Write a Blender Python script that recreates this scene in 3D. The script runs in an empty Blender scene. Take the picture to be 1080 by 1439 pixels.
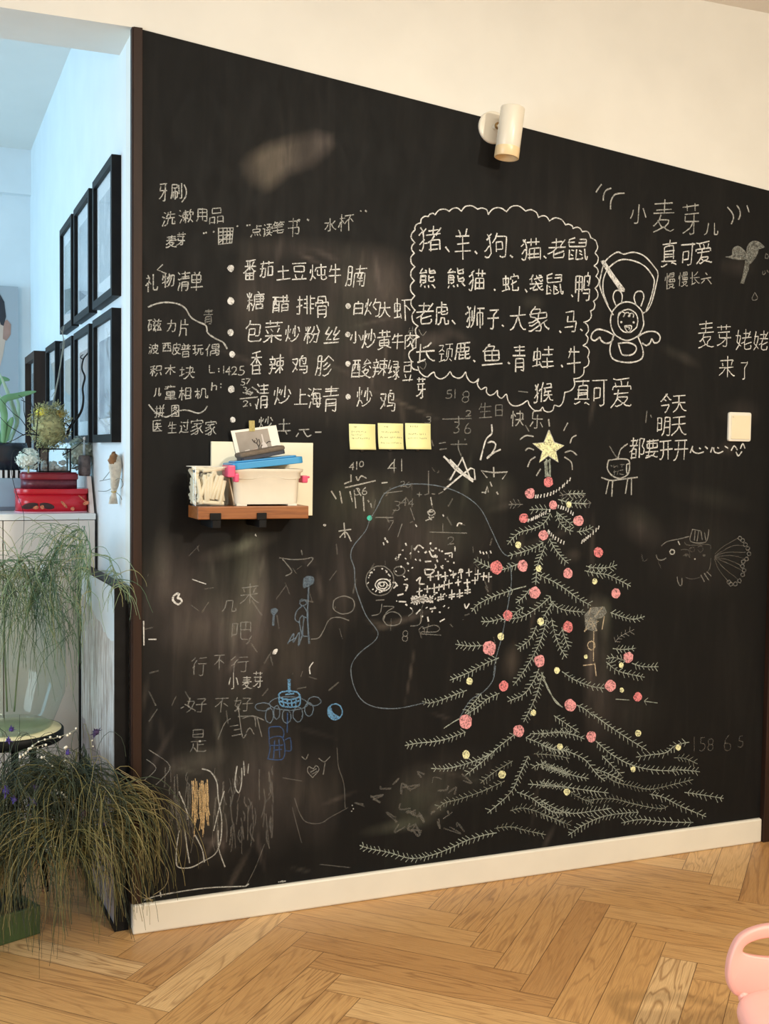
import bpy, math, random
from mathutils import Vector, Matrix
S = bpy.context.scene
COL = S.collection
# ---------------------------------------------------------------- camera
W_, H_, F_ = 1080., 1439., 1600.
_y, _p, _r = math.radians(22.4), math.radians(-3.1), math.radians(-0.75)
fwd = Vector((math.sin(_y)*math.cos(_p), math.cos(_y)*math.cos(_p), math.sin(_p)))
rt0 = Vector((math.cos(_y), -math.sin(_y), 0)); up0 = rt0.cross(fwd)
RT = rt0*math.cos(_r) - up0*math.sin(_r); UP = RT.cross(fwd)
CAM = Vector((-0.50856, -2.89498, 1.25))
cd = bpy.data.cameras.new('camera'); cam = bpy.data.objects.new('camera', cd); COL.objects.link(cam)
cd.sensor_fit = 'VERTICAL'; cd.sensor_height = 24; cd.lens = F_*24/H_; cd.clip_start = .02
M3 = Matrix((RT, UP, -fwd)).transposed()
cam.matrix_world = Matrix.Translation(CAM) @ M3.to_4x4()
S.camera = cam
S.view_settings.view_transform = 'Standard'; S.view_settings.look = 'None'
S.view_settings.exposure = 0.0; S.view_settings.gamma = 1.0; S.view_settings.use_curve_mapping = False
S.cycles.use_denoising = True
S.cycles.max_bounces = 8
# ---------------------------------------------------------------- light
w = bpy.data.worlds.new('world'); S.world = w; w.use_nodes = True
w.node_tree.nodes['Background'].inputs[0].default_value = (.55, .75, 1, 1)
w.node_tree.nodes['Background'].inputs[1].default_value = 1.0
def area(name, loc, target, size, power, color, sy=None, spread=180):
    l = bpy.data.lights.new(name, 'AREA'); l.energy = power; l.color = color; l.size = size
    l.spread = math.radians(spread)
    if sy: l.shape = 'RECTANGLE'; l.size_y = sy
    o = bpy.data.objects.new(name, l); COL.objects.link(o); o.location = loc
    o.rotation_euler = (Vector(target)-Vector(loc)).to_track_quat('-Z', 'Y').to_euler()
    return o
WARM = (1, .92, .76)
area('ceiling_lamp_light', (.7, -1.6, 2.56), (.7, -1.6, 0), .5, 26, WARM)
area('front_lamp_light', (1.5, -3.7, 2.35), (1.0, -1.0, .3), .16, 66, WARM)
area('added_floor_daylight', (-2.66, -1.5, 1.4), (0, -1.2, .6), 1.3, 48, (.80, .92, 1), 1.4)  # added unseen source, cools and brightens the floor at the left
area('window_daylight', (-2.66, 1.5, 1.5), (0, 1.35, 1.5), 1.9, 58, (.33, .71, 1), 1.6)

# ---------------------------------------------------------------- helpers
def P(px, py, axis, val):
    "point of the place seen at photo pixel (px,py) on the plane axis=val"
    d = RT*((px-W_/2)/F_) - UP*((py-H_/2)/F_) + fwd
    return CAM + d*((val-CAM[axis])/d[axis])
random.seed(7)
R = random.uniform
def rad(a): return math.radians(a)

class MB:
    def __init__(s): s.v = []; s.f = []; s.sm = []
    def add(s, vs, fs, smooth=False):
        b = len(s.v); s.v += [tuple(q) for q in vs]
        for f in fs: s.f.append(tuple(b+i for i in f)); s.sm.append(smooth)
        return s
    def box(s, x0, y0, z0, x1, y1, z1, M=None):
        vs = [Vector((x, y, z)) for z in (z0, z1) for y in (y0, y1) for x in (x0, x1)]
        if M: vs = [M @ q for q in vs]
        return s.add(vs, [(0, 2, 3, 1), (4, 5, 7, 6), (0, 1, 5, 4), (2, 6, 7, 3), (0, 4, 6, 2), (1, 3, 7, 5)])
    def tube(s, pts, r, n=6, cap=True):
        pts = [Vector(q) for q in pts]; N = len(pts)
        rs = r if isinstance(r, (list, tuple)) else [r]*N
        vs = []; t0 = None; nrm = None
        for i, q in enumerate(pts):
            t = (pts[min(i+1, N-1)]-pts[max(i-1, 0)])
            if t.length < 1e-9: t = Vector((0, 0, 1))
            t.normalize()
            if nrm is None: nrm = t.orthogonal().normalized()
            else:
                nrm = nrm - t*nrm.dot(t)
                nrm = nrm.normalized() if nrm.length > 1e-6 else t.orthogonal().normalized()
            b = t.cross(nrm)
            for k in range(n):
                a = 2*math.pi*k/n
                vs.append(q + (nrm*math.cos(a)+b*math.sin(a))*rs[i])
        fs = [(i*n+k, i*n+(k+1) % n, (i+1)*n+(k+1) % n, (i+1)*n+k) for i in range(N-1) for k in range(n)]
        if cap: fs += [tuple(range(n))[::-1], tuple((N-1)*n+k for k in range(n))]
        return s.add(vs, fs, True)
    def lathe(s, prof, n=32, c=(0, 0, 0), sx=1, sy=1, M=None, close=True):
        vs = []
        for r, z in prof:
            for k in range(n):
                a = 2*math.pi*k/n
                q = Vector((c[0]+r*sx*math.cos(a), c[1]+r*sy*math.sin(a), c[2]+z))
                vs.append(M @ q if M else q)
        N = len(prof)
        fs = [(i*n+k, i*n+(k+1) % n, (i+1)*n+(k+1) % n, (i+1)*n+k) for i in range(N-1) for k in range(n)]
        if close:
            fs += [tuple(range(n))[::-1], tuple((N-1)*n+k for k in range(n))]
        return s.add(vs, fs, True)
    def ball(s, c, rx, ry=None, rz=None, n=12, m=8, M=None, jit=0):
        ry = ry or rx; rz = rz or rx; vs = []
        for i in range(m+1):
            t = math.pi*i/m
            for k in range(n):
                a = 2*math.pi*k/n; j = 1+R(-jit, jit)
                q = Vector((rx*j*math.sin(t)*math.cos(a), ry*j*math.sin(t)*math.sin(a), rz*j*math.cos(t)))
                if M: q = M @ q
                vs.append(q+Vector(c))
        fs = [(i*n+k, (i+1)*n+k, (i+1)*n+(k+1) % n, i*n+(k+1) % n) for i in range(m) for k in range(n)]
        return s.add(vs, fs, True)
    def prism(s, outline, z0, z1, M=None, smooth=False):
        "outline in local xy, extruded along local z"
        n = len(outline)
        vs = [Vector((x, y, z0)) for x, y in outline]+[Vector((x, y, z1)) for x, y in outline]
        if M: vs = [M @ q for q in vs]
        b = len(s.v); s.v += [tuple(q) for q in vs]
        for k in range(n):
            s.f.append((b+k, b+(k+1) % n, b+n+(k+1) % n, b+n+k)); s.sm.append(smooth)
        s.f.append(tuple(b+k for k in range(n))[::-1]); s.sm.append(False)
        s.f.append(tuple(b+n+k for k in range(n))); s.sm.append(False)
        return s
    def build(s, name, mat, parent=None, bevel=0, seg=2, solid=0, subd=0):
        me = bpy.data.meshes.new(name); me.from_pydata(s.v, [], s.f); me.update()
        me.polygons.foreach_set('use_smooth', s.sm)
        if mat: me.materials.append(mat)
        o = bpy.data.objects.new(name, me); COL.objects.link(o)
        if parent:
            o.parent = parent
            o.matrix_parent_inverse = Matrix.Translation(-parent.location) if parent.type == 'EMPTY' else Matrix.Identity(4)
        if solid:
            m = o.modifiers.new('solid', 'SOLIDIFY'); m.thickness = solid; m.offset = 0
        if bevel:
            m = o.modifiers.new('bevel', 'BEVEL'); m.width = bevel; m.segments = seg; m.limit_method = 'ANGLE'
        if subd:
            m = o.modifiers.new('subd', 'SUBSURF'); m.levels = subd; m.render_levels = subd
        return o
def rrect(x0, y0, x1, y1, r, n=6):
    out = []
    for cx, cy, a0 in ((x1-r, y1-r, 0), (x0+r, y1-r, 90), (x0+r, y0+r, 180), (x1-r, y0+r, 270)):
        for k in range(n+1):
            a = rad(a0+90*k/n); out.append((cx+r*math.cos(a), cy+r*math.sin(a)))
    return out
def tag(o, label=None, cat=None, group=None, kind=None):
    if label: o['label'] = label
    if cat: o['category'] = cat
    if group: o['group'] = group
    if kind: o['kind'] = kind
    return o
def thing(name, loc, label, cat, group=None):
    o = bpy.data.objects.new(name, None); COL.objects.link(o); o.location = loc; o.empty_display_size = .05
    return tag(o, label, cat, group)
def spline(pts, sub=6):
    "Catmull-Rom through points of any dimension"
    pts = [Vector(q) for q in pts]
    if len(pts) < 3: return pts
    out = []
    for i in range(len(pts)-1):
        a = pts[max(i-1, 0)]; b = pts[i]; c = pts[i+1]; d = pts[min(i+2, len(pts)-1)]
        for k in range(sub):
            t = k/sub
            out.append(.5*((2*b)+(c-a)*t+(2*a-5*b+4*c-d)*t*t+(3*b-a-3*c+d)*t**3))
    out.append(pts[-1]); return out

# ---------------------------------------------------------------- materials
def srgb(r, g, b):
    f = lambda c: (c/12.92 if c <= .04045 else ((c+.055)/1.055)**2.4)
    return (f(r/255), f(g/255), f(b/255), 1)
class NT:
    def __init__(s, name):
        s.m = bpy.data.materials.new(name); s.m.use_nodes = True; s.t = s.m.node_tree
        s.b = s.t.nodes['Principled BSDF']; s.out = s.t.nodes['Material Output']
    def n(s, typ, **kw):
        nd = s.t.nodes.new(typ)
        for k, v in kw.items():
            if k.startswith('i_'):
                key = k[2:]; key = int(key) if key.isdigit() else key.replace('_', ' ')
                if hasattr(v, 'node'): s.t.links.new(v, nd.inputs[key])
                else: nd.inputs[key].default_value = v
            else: setattr(nd, k, v)
        return nd
    def ramp(s, fac, stops):
        nd = s.t.nodes.new('ShaderNodeValToRGB'); s.t.links.new(fac, nd.inputs[0])
        e = nd.color_ramp.elements
        while len(e) < len(stops): e.new(.5)
        for q, (p, c) in zip(e, stops): q.position = p; q.color = c if len(c) == 4 else (*c, 1)
        return nd.outputs[0]
    def mix(s, fac, a, b, typ='MIX'):
        nd = s.t.nodes.new('ShaderNodeMix'); nd.data_type = 'RGBA'; nd.blend_type = typ
        for k, v in ((0, fac), (6, a), (7, b)):
            if hasattr(v, 'node'): s.t.links.new(v, nd.inputs[k])
            else: nd.inputs[k].default_value = v
        return nd.outputs[2]
    def math(s, op, a, b=0., c=0.):
        nd = s.t.nodes.new('ShaderNodeMath'); nd.operation = op
        for k, v in enumerate((a, b, c)):
            if hasattr(v, 'node'): s.t.links.new(v, nd.inputs[k])
            else: nd.inputs[k].default_value = v
        return nd.outputs[0]
    def link(s, a, key): s.t.links.new(a, s.b.inputs[key])
    def coord(s, which='Object', scale=(1, 1, 1)):
        c = s.n('ShaderNodeTexCoord').outputs[which]
        m = s.n('ShaderNodeMapping', i_Vector=c); m.inputs['Scale'].default_value = scale
        return m.outputs[0]
    def noise(s, vec, scale, detail=3, rough=.5, dist=0):
        return s.n('ShaderNodeTexNoise', i_Vector=vec, i_Scale=scale, i_Detail=detail, i_Roughness=rough, i_Distortion=dist).outputs[0]
def pm(name, col, rough=.5, var=.08, scale=20, bump=0, metal=0, spec=.5, trans=0, stretch=(1, 1, 1)):
    t = NT(name); v = t.coord('Object', stretch); n = t.noise(v, scale)
    lo = tuple(c*(1-var) for c in col[:3])+(1,); hi = tuple(min(1, c*(1+var)) for c in col[:3])+(1,)
    t.link(t.ramp(n, [(.3, lo), (.7, hi)]), 'Base Color')
    t.b.inputs['Roughness'].default_value = rough; t.b.inputs['Metallic'].default_value = metal
    t.b.inputs['Specular IOR Level'].default_value = spec; t.b.inputs['Transmission Weight'].default_value = trans
    if bump:
        b = t.n('ShaderNodeBump', i_Strength=bump, i_Height=n, i_Distance=.002); t.link(b.outputs[0], 'Normal')
    return t.m
def glassy(name, col, rough=.03, mixf=.12):
    "thin clear pane: mostly see-through with a gloss"
    t = NT(name)
    tr = t.n('ShaderNodeBsdfTransparent'); tr.inputs[0].default_value = col
    gl = t.n('ShaderNodeBsdfGlossy'); gl.inputs['Roughness'].default_value = rough
    lw = t.n('ShaderNodeLayerWeight'); lw.inputs[0].default_value = .5
    nz = t.noise(t.coord(), 9)
    f = t.math('ADD', t.math('MULTIPLY', t.math('POWER', lw.outputs['Facing'], 5.), .55), t.math('MULTIPLY_ADD', nz, mixf*.2, .025))
    mx = t.n('ShaderNodeMixShader'); t.t.links.new(f, mx.inputs[0])
    t.t.links.new(tr.outputs[0], mx.inputs[1]); t.t.links.new(gl.outputs[0], mx.inputs[2])
    t.t.links.new(mx.outputs[0], t.out.inputs[0]); return t.m

m_wall = pm('warm_white_paint', (.80, .78, .72, 1), .75, .03, 6, .04)
m_wall2 = pm('white_paint', (.80, .82, .83, 1), .75, .03, 6, .04)
m_ceil = pm('ceiling_paint', (.80, .77, .72, 1), .85, .02, 4)
m_base = pm('baseboard_enamel', (.82, .77, .66, 1), .35, .03, 8)
m_brown = pm('dark_brown_trim', srgb(46, 29, 21), .5, .3, 6, .1, spec=.25, stretch=(8, 8, .6))
m_black = pm('black_wood', (.008, .0078, .008, 1), .5, .3, 30, spec=.15)
m_bmetal = pm('black_metal', (.010, .010, .011, 1), .5, .2, 40, spec=.2)
m_white = pm('white_plastic', (.82, .79, .70, 1), .35, .02, 10)
m_lamp = pm('cream_enamel', (.80, .74, .62, 1), .3, .02, 14)

# floor: oak herringbone
t = NT('oak_herringbone')
uv = t.n('ShaderNodeUVMap', uv_map='plank').outputs[0]
at = t.n('ShaderNodeAttribute', attribute_name='tone').outputs['Fac']
sep = t.n('ShaderNodeSeparateXYZ', i_0=uv)
off = t.n('ShaderNodeCombineXYZ', i_0=t.math('MULTIPLY', at, 37.), i_1=t.math('MULTIPLY', at, 91.))
vv = t.n('ShaderNodeVectorMath', operation='ADD', i_0=uv, i_1=off.outputs[0]).outputs[0]
def mp(vec, sc):
    m = t.n('ShaderNodeMapping', i_Vector=vec); m.inputs['Scale'].default_value = sc; return m.outputs[0]
n_ring = t.noise(mp(vv, (1.7, 17, 1)), 1.0, 2.5, .5, .5)
ring = t.math('ABSOLUTE', t.math('SUBTRACT', t.math('FRACT', t.math('MULTIPLY', n_ring, 11.)), .5))
n_grain = t.noise(mp(vv, (14, 420, 1)), 1.0, 4, .6)
n_big = t.noise(mp(vv, (3, 9, 1)), 1.0, 2)
base = t.ramp(at, [(0, srgb(172, 122, 70)), (.3, srgb(206, 158, 100)), (.6, srgb(192, 142, 84)), (.85, srgb(216, 172, 116)), (1, srgb(228, 192, 142))])
c1 = t.mix(t.math('MULTIPLY', t.ramp(ring, [(0, (1, 1, 1)), (.22, (0, 0, 0))]), t.math('MULTIPLY_ADD', t.math('FRACT', t.math('MULTIPLY', at, 7.31)), .6, .25)), base, srgb(128, 84, 46))
c2 = t.mix(t.math('MULTIPLY', t.ramp(n_grain, [(.35, (1, 1, 1)), (.6, (0, 0, 0))]), .38), c1, srgb(140, 95, 55))
c3 = t.mix(t.math('MULTIPLY', n_big, .25), c2, srgb(218, 176, 120))
# seams between planks
ex = t.math('MINIMUM', sep.outputs[0], t.math('SUBTRACT', .594, sep.outputs[0]))
ey = t.math('MINIMUM', sep.outputs[1], t.math('SUBTRACT', .09, sep.outputs[1]))
e = t.math('LESS_THAN', t.math('MINIMUM', ex, ey), .0009)
t.link(t.mix(t.math('MULTIPLY', e, .8), c3, srgb(70, 42, 22)), 'Base Color')
t.link(t.ramp(n_grain, [(.3, (.5, .5, .5)), (.7, (.32, .32, .32))]), 'Roughness')
t.link(t.n('ShaderNodeBump', i_Strength=.12, i_Distance=.001, i_Height=n_grain).outputs[0], 'Normal')
m_floor = t.m

# blackboard paint with rubbed-in chalk dust (mesh attribute holds where it was rubbed)
t = NT('blackboard_paint')
at = t.n('ShaderNodeAttribute', attribute_name='dust').outputs['Fac']
v = t.coord('Object')
n1 = t.noise(t.coord('Object', (1, 1, .35)), 26, 5, .65, .5)
n2 = t.noise(t.coord('Object', (2.2, 1, .25)), 7, 4, .6, 1.2)
n3 = t.noise(v, 2.3, 3)
d = t.math('MULTIPLY', at, t.math('ADD', t.math('MULTIPLY', n1, .9), t.math('MULTIPLY', t.math('POWER', n2, 2.), 1.5)))
d = t.math('ADD', d, t.math('MULTIPLY', t.ramp(n2, [(.5, (0, 0, 0)), (.8, (1, 1, 1))]), .025))
dc = t.ramp(n3, [(.3, srgb(150, 138, 122)), (.5, srgb(136, 124, 118)), (.7, srgb(122, 128, 108))])
t.link(t.mix(d, (.0082, .0082, .0082, 1), dc), 'Base Color')
t.link(t.ramp(n1, [(.3, (.55, .55, .55)), (.7, (.7, .7, .7))]), 'Roughness')
t.b.inputs['Specular IOR Level'].default_value = .13
m_board = t.m
def chalk(name, col, alpha=.85, rough_scale=420):
    t = NT(name); v = t.coord('Object')
    n = t.noise(v, rough_scale, 2, .6); n2 = t.noise(v, 60, 2)
    a = t.math('MULTIPLY', t.ramp(t.math('ADD', t.math('MULTIPLY', n, .7), t.math('MULTIPLY', n2, .3)), [(.36, (.25, .25, .25)), (.56, (1, 1, 1))]), alpha)
    t.link(a, 'Alpha'); t.b.inputs['Base Color'].default_value = col
    t.b.inputs['Roughness'].default_value = 1; t.b.inputs['Specular IOR Level'].default_value = 0
    return t.m
c_white = chalk('white_chalk', (.80, .80, .78, 1), .92)
c_soft = chalk('soft_white_chalk', (.72, .72, .68, 1), .62)
c_faint = chalk('faint_white_chalk', (.62, .62, .58, 1), .28)
c_ghost = chalk('ghost_chalk', (.55, .53, .48, 1), .15)
c_pink = chalk('pink_chalk', srgb(240, 168, 172), .95, 200)
c_pinkd = chalk('coral_chalk', srgb(236, 142, 146), .95, 220)
c_yell = chalk('yellow_chalk', srgb(242, 242, 192), .97, 200)
c_green = chalk('pale_green_chalk', srgb(196, 206, 194), .7)
c_greenf = chalk('faint_green_chalk', srgb(186, 194, 180), .4)
c_blue = chalk('blue_chalk', srgb(112, 164, 208), .8, 260)
c_bluef = chalk('faint_blue_chalk', srgb(140, 164, 186), .42)
c_orange = chalk('orange_chalk', srgb(240, 208, 156), .62)
c_grayf = chalk('grey_chalk', srgb(150, 152, 146), .6, 200)

# ---------------------------------------------------------------- the setting
ZC, ZL, YB = 2.62, 2.284, 2.75
def struct(name, mb, mat, **k): return tag(mb.build(name, mat, **k), kind='structure')
# floor: one mesh of herringbone planks
L, Wd = .594, .09; q2 = math.sqrt(2)
def w2(u, v): return (.841+(u-v)/q2, -.699+(u+v)/q2)
vs = []; fs = []; uvs = []; tones = []
rf = random.Random(3)
for j in range(-6, 6):
    for i in range(-70, 80):
        for kind in (0, 1):
            a, b = i*Wd+j*L, i*Wd-j*L
            if kind == 0: rc = [(a, b), (a+L, b), (a+L, b+Wd), (a, b+Wd)]; uu = [(0, 0), (L, 0), (L, Wd), (0, Wd)]
            else: rc = [(a, b+Wd), (a+Wd, b+Wd), (a+Wd, b+Wd+L), (a, b+Wd+L)]; uu = [(0, 0), (0, Wd), (L, Wd), (L, 0)]
            pts = [w2(*c) for c in rc]
            cx = sum(p[0] for p in pts)/4; cy = sum(p[1] for p in pts)/4
            if -3.2 < cx < 4.2 and -4.2 < cy < 3.1:
                n0 = len(vs); vs += [(x, y, 0) for x, y in pts]; fs.append((n0, n0+1, n0+2, n0+3)); uvs += uu; tones.append(rf.random())
me = bpy.data.meshes.new('floor'); me.from_pydata(vs, [], fs)
ul = me.uv_layers.new(name='plank')
for i, q in enumerate(uvs): ul.data[i].uv = q
ta = me.attributes.new('tone', 'FLOAT', 'FACE'); ta.data.foreach_set('value', tones)
me.materials.append(m_floor); fo = bpy.data.objects.new('floor', me); COL.objects.link(fo); tag(fo, kind='structure')
sm = fo.modifiers.new('solid', 'SOLIDIFY'); sm.thickness = .02; sm.offset = -1

struct('ceiling', MB().box(-2.7, -4.1, ZC, 4.1, YB+.1, ZC+.1), m_ceil)
struct('wall_back', MB().box(0, 0, 0, 4.0, .12, ZC), m_wall)
struct('wall_side', MB().box(0, .12, 0, .12, YB, ZC), m_wall2)
struct('wall_above_opening', MB().box(-2.6, 0, ZL, 0, .217, ZC), m_wall)
struct('wall_far', MB().box(-2.6, YB, 0, .12, YB+.1, ZC), m_wall2)
struct('trim_1', MB().box(-2.6, YB-.05, 2.415, 0, YB, ZC), m_wall2)
struct('wall_right', MB().box(4.0, -4.0, 0, 4.1, .12, ZC), m_wall)
struct('wall_front', MB().box(-2.6, -4.1, 0, 4.1, -4.0, ZC), m_wall)
wl = MB()
wl.box(-2.7, -4.1, 0, -2.6, -2.2, ZC); wl.box(-2.7, -.8, 0, -2.6, .5, ZC); wl.box(-2.7, -2.2, 0, -2.6, -.8, .6); wl.box(-2.7, -2.2, 2.2, -2.6, -.8, ZC); wl.box(-2.7, 2.5, 0, -2.6, YB+.1, ZC)
wl.box(-2.7, .5, 0, -2.6, 2.5, .7); wl.box(-2.7, .5, 2.3, -2.6, 2.5, ZC)
struct('wall_left', wl, m_wall2)
wf = MB()
for y0, y1, z0, z1 in ((.5, 2.5, .7, .76), (.5, 2.5, 2.24, 2.3), (.5, .56, .7, 2.3), (2.44, 2.5, .7, 2.3), (1.47, 1.53, .7, 2.3)):
    wf.box(-2.68, y0, z0, -2.62, y1, z1)
struct('window_1', wf, m_white)
wf = MB()
for y0, y1, z0, z1 in ((-2.2, -.8, .6, .66), (-2.2, -.8, 2.14, 2.2), (-2.2, -2.14, .6, 2.2), (-.86, -.8, .6, 2.2)):
    wf.box(-2.68, y0, z0, -2.62, y1, z1)
struct('added_window', wf, m_white)  # unseen window, added to go with the extra floor daylight
b = MB(); b.box(-.004, -.016, 0, 2.012, 0, .077)
struct('baseboard_back', b, m_base, bevel=.005)
struct('trim_2', MB().box(-.003, -.007, .077, .0195, .0, 2.284).box(-.006, -.004, .077, -.003, .02, 2.284), m_brown, bevel=.001)
struct('trim_3', MB().box(2.014, -.022, 0, 2.10, .0, 2.062), m_brown, bevel=.002)
# pen strokes of every character on a 61 grid: x,y pairs, strokes parted by |
GLY = {}
GLY["牙"] = "37,33 36,29 19,14 2,5 0,6|57,59 6,59|44,59 44,3 38,0 29,2|12,50 9,33 61,33"
GLY["刷"] = "59,61 59,2 56,0 48,2|45,18 45,54|5,44 34,44 34,58 5,58 5,28 1,0|29,8 34,9 35,31 11,31 10,7|22,0 22,44"
GLY["洗"] = "12,54 4,59|3,0 2,3 10,22|45,31 46,2 51,1 59,2 61,9 59,13|8,36 0,40|30,31 27,11 23,5 17,1|57,49 25,49|39,31 39,60|60,31 19,31|20,40 25,49 27,59"
GLY["漱"] = "58,2 46,22|8,20 1,3|42,49 57,48 55,35|34,38 38,38|24,20 20,19 12,7|0,39 7,35|24,22 29,21 34,15|7,55 2,58|15,52 35,52|34,38 34,27 15,27 15,43 33,43 34,38|25,0 25,59|38,38 42,49 43,59 46,61|36,2 46,22 46,38"
GLY["用"] = "33,1 33,61|8,24 60,24|60,42 8,42|0,1 5,10 8,25 8,61 60,60 59,2 56,0 44,2"
GLY["品"] = "35,4 58,4|21,4 0,4|41,41 11,41 11,61 46,61 47,41 41,41|58,1 58,27 35,27 35,0|21,1 21,27 0,27 0,0"
GLY["麦"] = "22,32 19,24|27,8 18,16 16,22|8,43 51,43|4,53 55,53|29,58 29,33|0,33 58,33|33,8 34,11 44,19 44,23 18,24 3,15 0,16|61,2 52,0 35,5 33,8 27,8 14,2 2,0"
GLY["芽"] = "36,23 35,19 26,13 9,5 0,4|29,2 33,0 44,2 44,41|19,49 19,61|57,41 7,41|60,55 3,55|44,49 44,61|12,34 11,23 61,23"
GLY["点"] = "41,1 36,10|56,54 29,54|29,39 8,39 8,21 51,22 51,39 29,39|50,12 52,12 58,2|0,0 7,11|21,10 22,2|29,61 29,39"
GLY["读"] = "29,36 37,31|58,2 47,10|24,29 32,24|40,18 36,9 22,1|57,43 55,34|42,19 43,35|13,51 8,55|19,14 16,9 11,8|41,43 41,60|26,54 56,54|59,18 22,18|61,45 57,43 23,43|8,0 11,7 10,38 0,38"
GLY["笔"] = "17,45 14,54|44,54 48,47|4,25 52,29|57,7 54,1 37,0 27,2 26,38|53,40 48,41 5,37|58,17 0,12|7,54 25,54|36,55 58,54|8,60 7,54 0,45|26,46 36,55 37,61"
GLY["书"] = "49,58 58,52|49,30 48,49 5,49|26,61 26,0|39,9 46,7 55,9 58,29 0,29"
GLY["水"] = "0,9 11,21 15,31 18,42|38,32 53,47|29,61 29,4 28,1 19,0|60,10 58,9 53,12 41,24 34,37 29,39|0,43 18,42 21,45"
GLY["杯"] = "24,24 38,37 42,38|59,28 49,38|12,35 7,32 0,14|12,37 17,36 21,28|26,55 61,55|22,45 2,45|12,0 12,61|43,0 42,40 47,55"
GLY["礼"] = "36,60 37,4 42,2 56,2 58,5 60,12|15,48 15,54 9,61|22,24 17,30 14,31|0,22 8,29 14,31|13,0 12,30 20,44 21,48 2,48"
GLY["物"] = "0,22 13,25|42,49 40,40 34,27 27,18 24,17|13,27 22,28|52,49 50,35 42,16 34,5 31,2 27,2|3,46 21,46|33,50 60,49 57,7 53,1 46,1|13,61 13,0|1,34 0,37 3,46 4,57|35,61 33,50 25,36"
GLY["清"] = "0,40 7,36|3,59 11,54|10,23 10,20 2,3 3,0|53,11 22,11|53,20 22,20|16,38 59,38|20,47 55,47|19,55 57,55|22,0 22,29 53,29 52,1 44,0 42,2|37,61 37,38"
GLY["单"] = "41,49 42,54 48,61|59,13 0,13|53,37 7,37|29,48 29,0|41,49 7,49 7,25 52,24 53,48 41,49|19,49 19,54 15,60"
GLY["磁"] = "30,58 34,52 34,46|58,33 55,25 52,23|30,40 24,24 33,24|52,58 48,46|25,4 37,5|5,8 16,8 16,34 6,34|45,4 59,5|4,26 0,22 0,18|17,55 1,55|23,46 60,46|45,4 53,20 52,23|39,0 35,14|61,0 57,14|25,4 25,8 38,32|5,2 4,27 9,55|52,22 51,24 44,24 49,40"
GLY["力"] = "32,3 36,0 42,0 49,3 52,14 54,45 0,45|0,2 12,11 19,22 23,37 24,61"
GLY["片"] = "36,42 36,61|9,25 44,25 45,0|9,42 56,42|0,1 6,11 9,25 9,59"
GLY["波"] = "8,35 0,40|11,54 4,59|2,2 10,21|39,60 39,32|14,1 21,20 21,50 57,50 55,40|23,1 31,3 44,13 51,23 53,32 21,32|61,1 55,1 40,10 32,22 28,32"
GLY["西"] = "4,5 58,5|22,59 22,34 17,26 11,21|38,59 39,25 42,23 58,23|61,59 0,59|58,1 57,43 4,43 4,0"
GLY["皮"] = "61,2 57,0 47,3 39,7 36,10|7,2 11,1 18,2 30,7 32,10|19,32 21,24 32,10|32,10 36,10|31,61 31,33|0,3 6,20 7,51 56,51 53,41|7,33 50,33 51,29 47,23 36,10"
GLY["普"] = "38,33 38,51|51,0 10,0|51,11 10,11|13,60 18,56 18,51|46,59 43,51|52,45 48,38|23,33 23,51|12,39 9,45 7,45|10,0 11,23 50,23 51,0|0,32 61,32|4,51 57,51"
GLY["玩"] = "59,11 61,7 58,0 48,2 47,34|28,54 56,54|17,1 22,2 29,9 34,21 34,34|2,33 18,33|11,12 10,53|25,34 59,34|19,54 1,54|0,9 21,14"
GLY["偶"] = "0,33 3,39 8,41|24,47 57,47|21,1 21,26 59,26 60,3 56,0 48,2|40,58 40,13|40,58 56,58 56,36 24,37 24,58 40,58|27,12 51,13|54,9 50,19|9,1 8,41 15,61"
GLY["积"] = "61,2 54,17|14,33 20,30 25,23 25,20|29,1 37,16|14,32 10,29 2,13|33,45 34,29 58,29 58,55 34,55 33,45|2,40 25,40|0,56 5,55 23,59|14,0 14,56"
GLY["木"] = "30,40 36,36 41,27 55,12 60,10|1,44 27,44 30,42|30,61 30,0|0,10 14,22 24,37 33,44 58,44"
GLY["块"] = "61,1 57,1 49,9 41,26|9,59 9,18|17,43 0,43|26,48 55,48 55,27|18,1 21,1 29,7 34,14 39,26 39,60|0,13 18,20 19,23|60,27 23,27"
GLY["儿"] = "0,1 8,9 13,19 15,57|42,57 43,2 47,0 57,1 60,7 59,17"
GLY["童"] = "31,55 30,60 27,61|60,0 0,0|55,9 5,9|8,26 52,26|30,34 9,35 8,18 51,17 52,34 30,34|30,0 30,34|0,43 16,44 18,54|56,54 5,54"
GLY["相"] = "32,5 58,5|32,22 58,22|13,33 13,0|32,40 58,40|23,45 2,45|58,1 58,56 32,56 32,1|12,35 19,30 23,25 23,21|0,12 8,33 12,36 13,61"
GLY["机"] = "23,1 31,19 33,54 50,53 50,4 52,0 59,1 60,12|12,33 8,30 0,13|2,43 23,43|12,0 12,58|12,33 16,30 23,22"
GLY["拼"] = "0,23 9,25|54,59 57,61|30,60 35,52|16,28 9,27|0,46 16,46|23,25 59,25|58,45 25,45|21,1 28,6 33,16 34,45|9,60 9,3 4,0 1,2|54,59 49,47 49,1"
GLY["图"] = "17,45 26,36|32,36 41,45 42,48 22,49|57,3 0,3|41,11 19,16 13,15|39,22 36,21 23,25|0,0 0,61 57,60 57,0|23,54 22,49 9,41|52,30 48,28 37,32 32,36 26,36 24,33 10,28 5,29"
GLY["医"] = "61,0 0,1 1,59 59,59|53,8 33,23|19,45 54,44|58,28 10,28|12,8 24,13 33,23 34,44|11,38 19,45 21,51"
GLY["生"] = "0,0 61,0|8,25 54,25|58,47 9,47|30,60 30,0|12,60 10,48 2,36"
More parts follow.
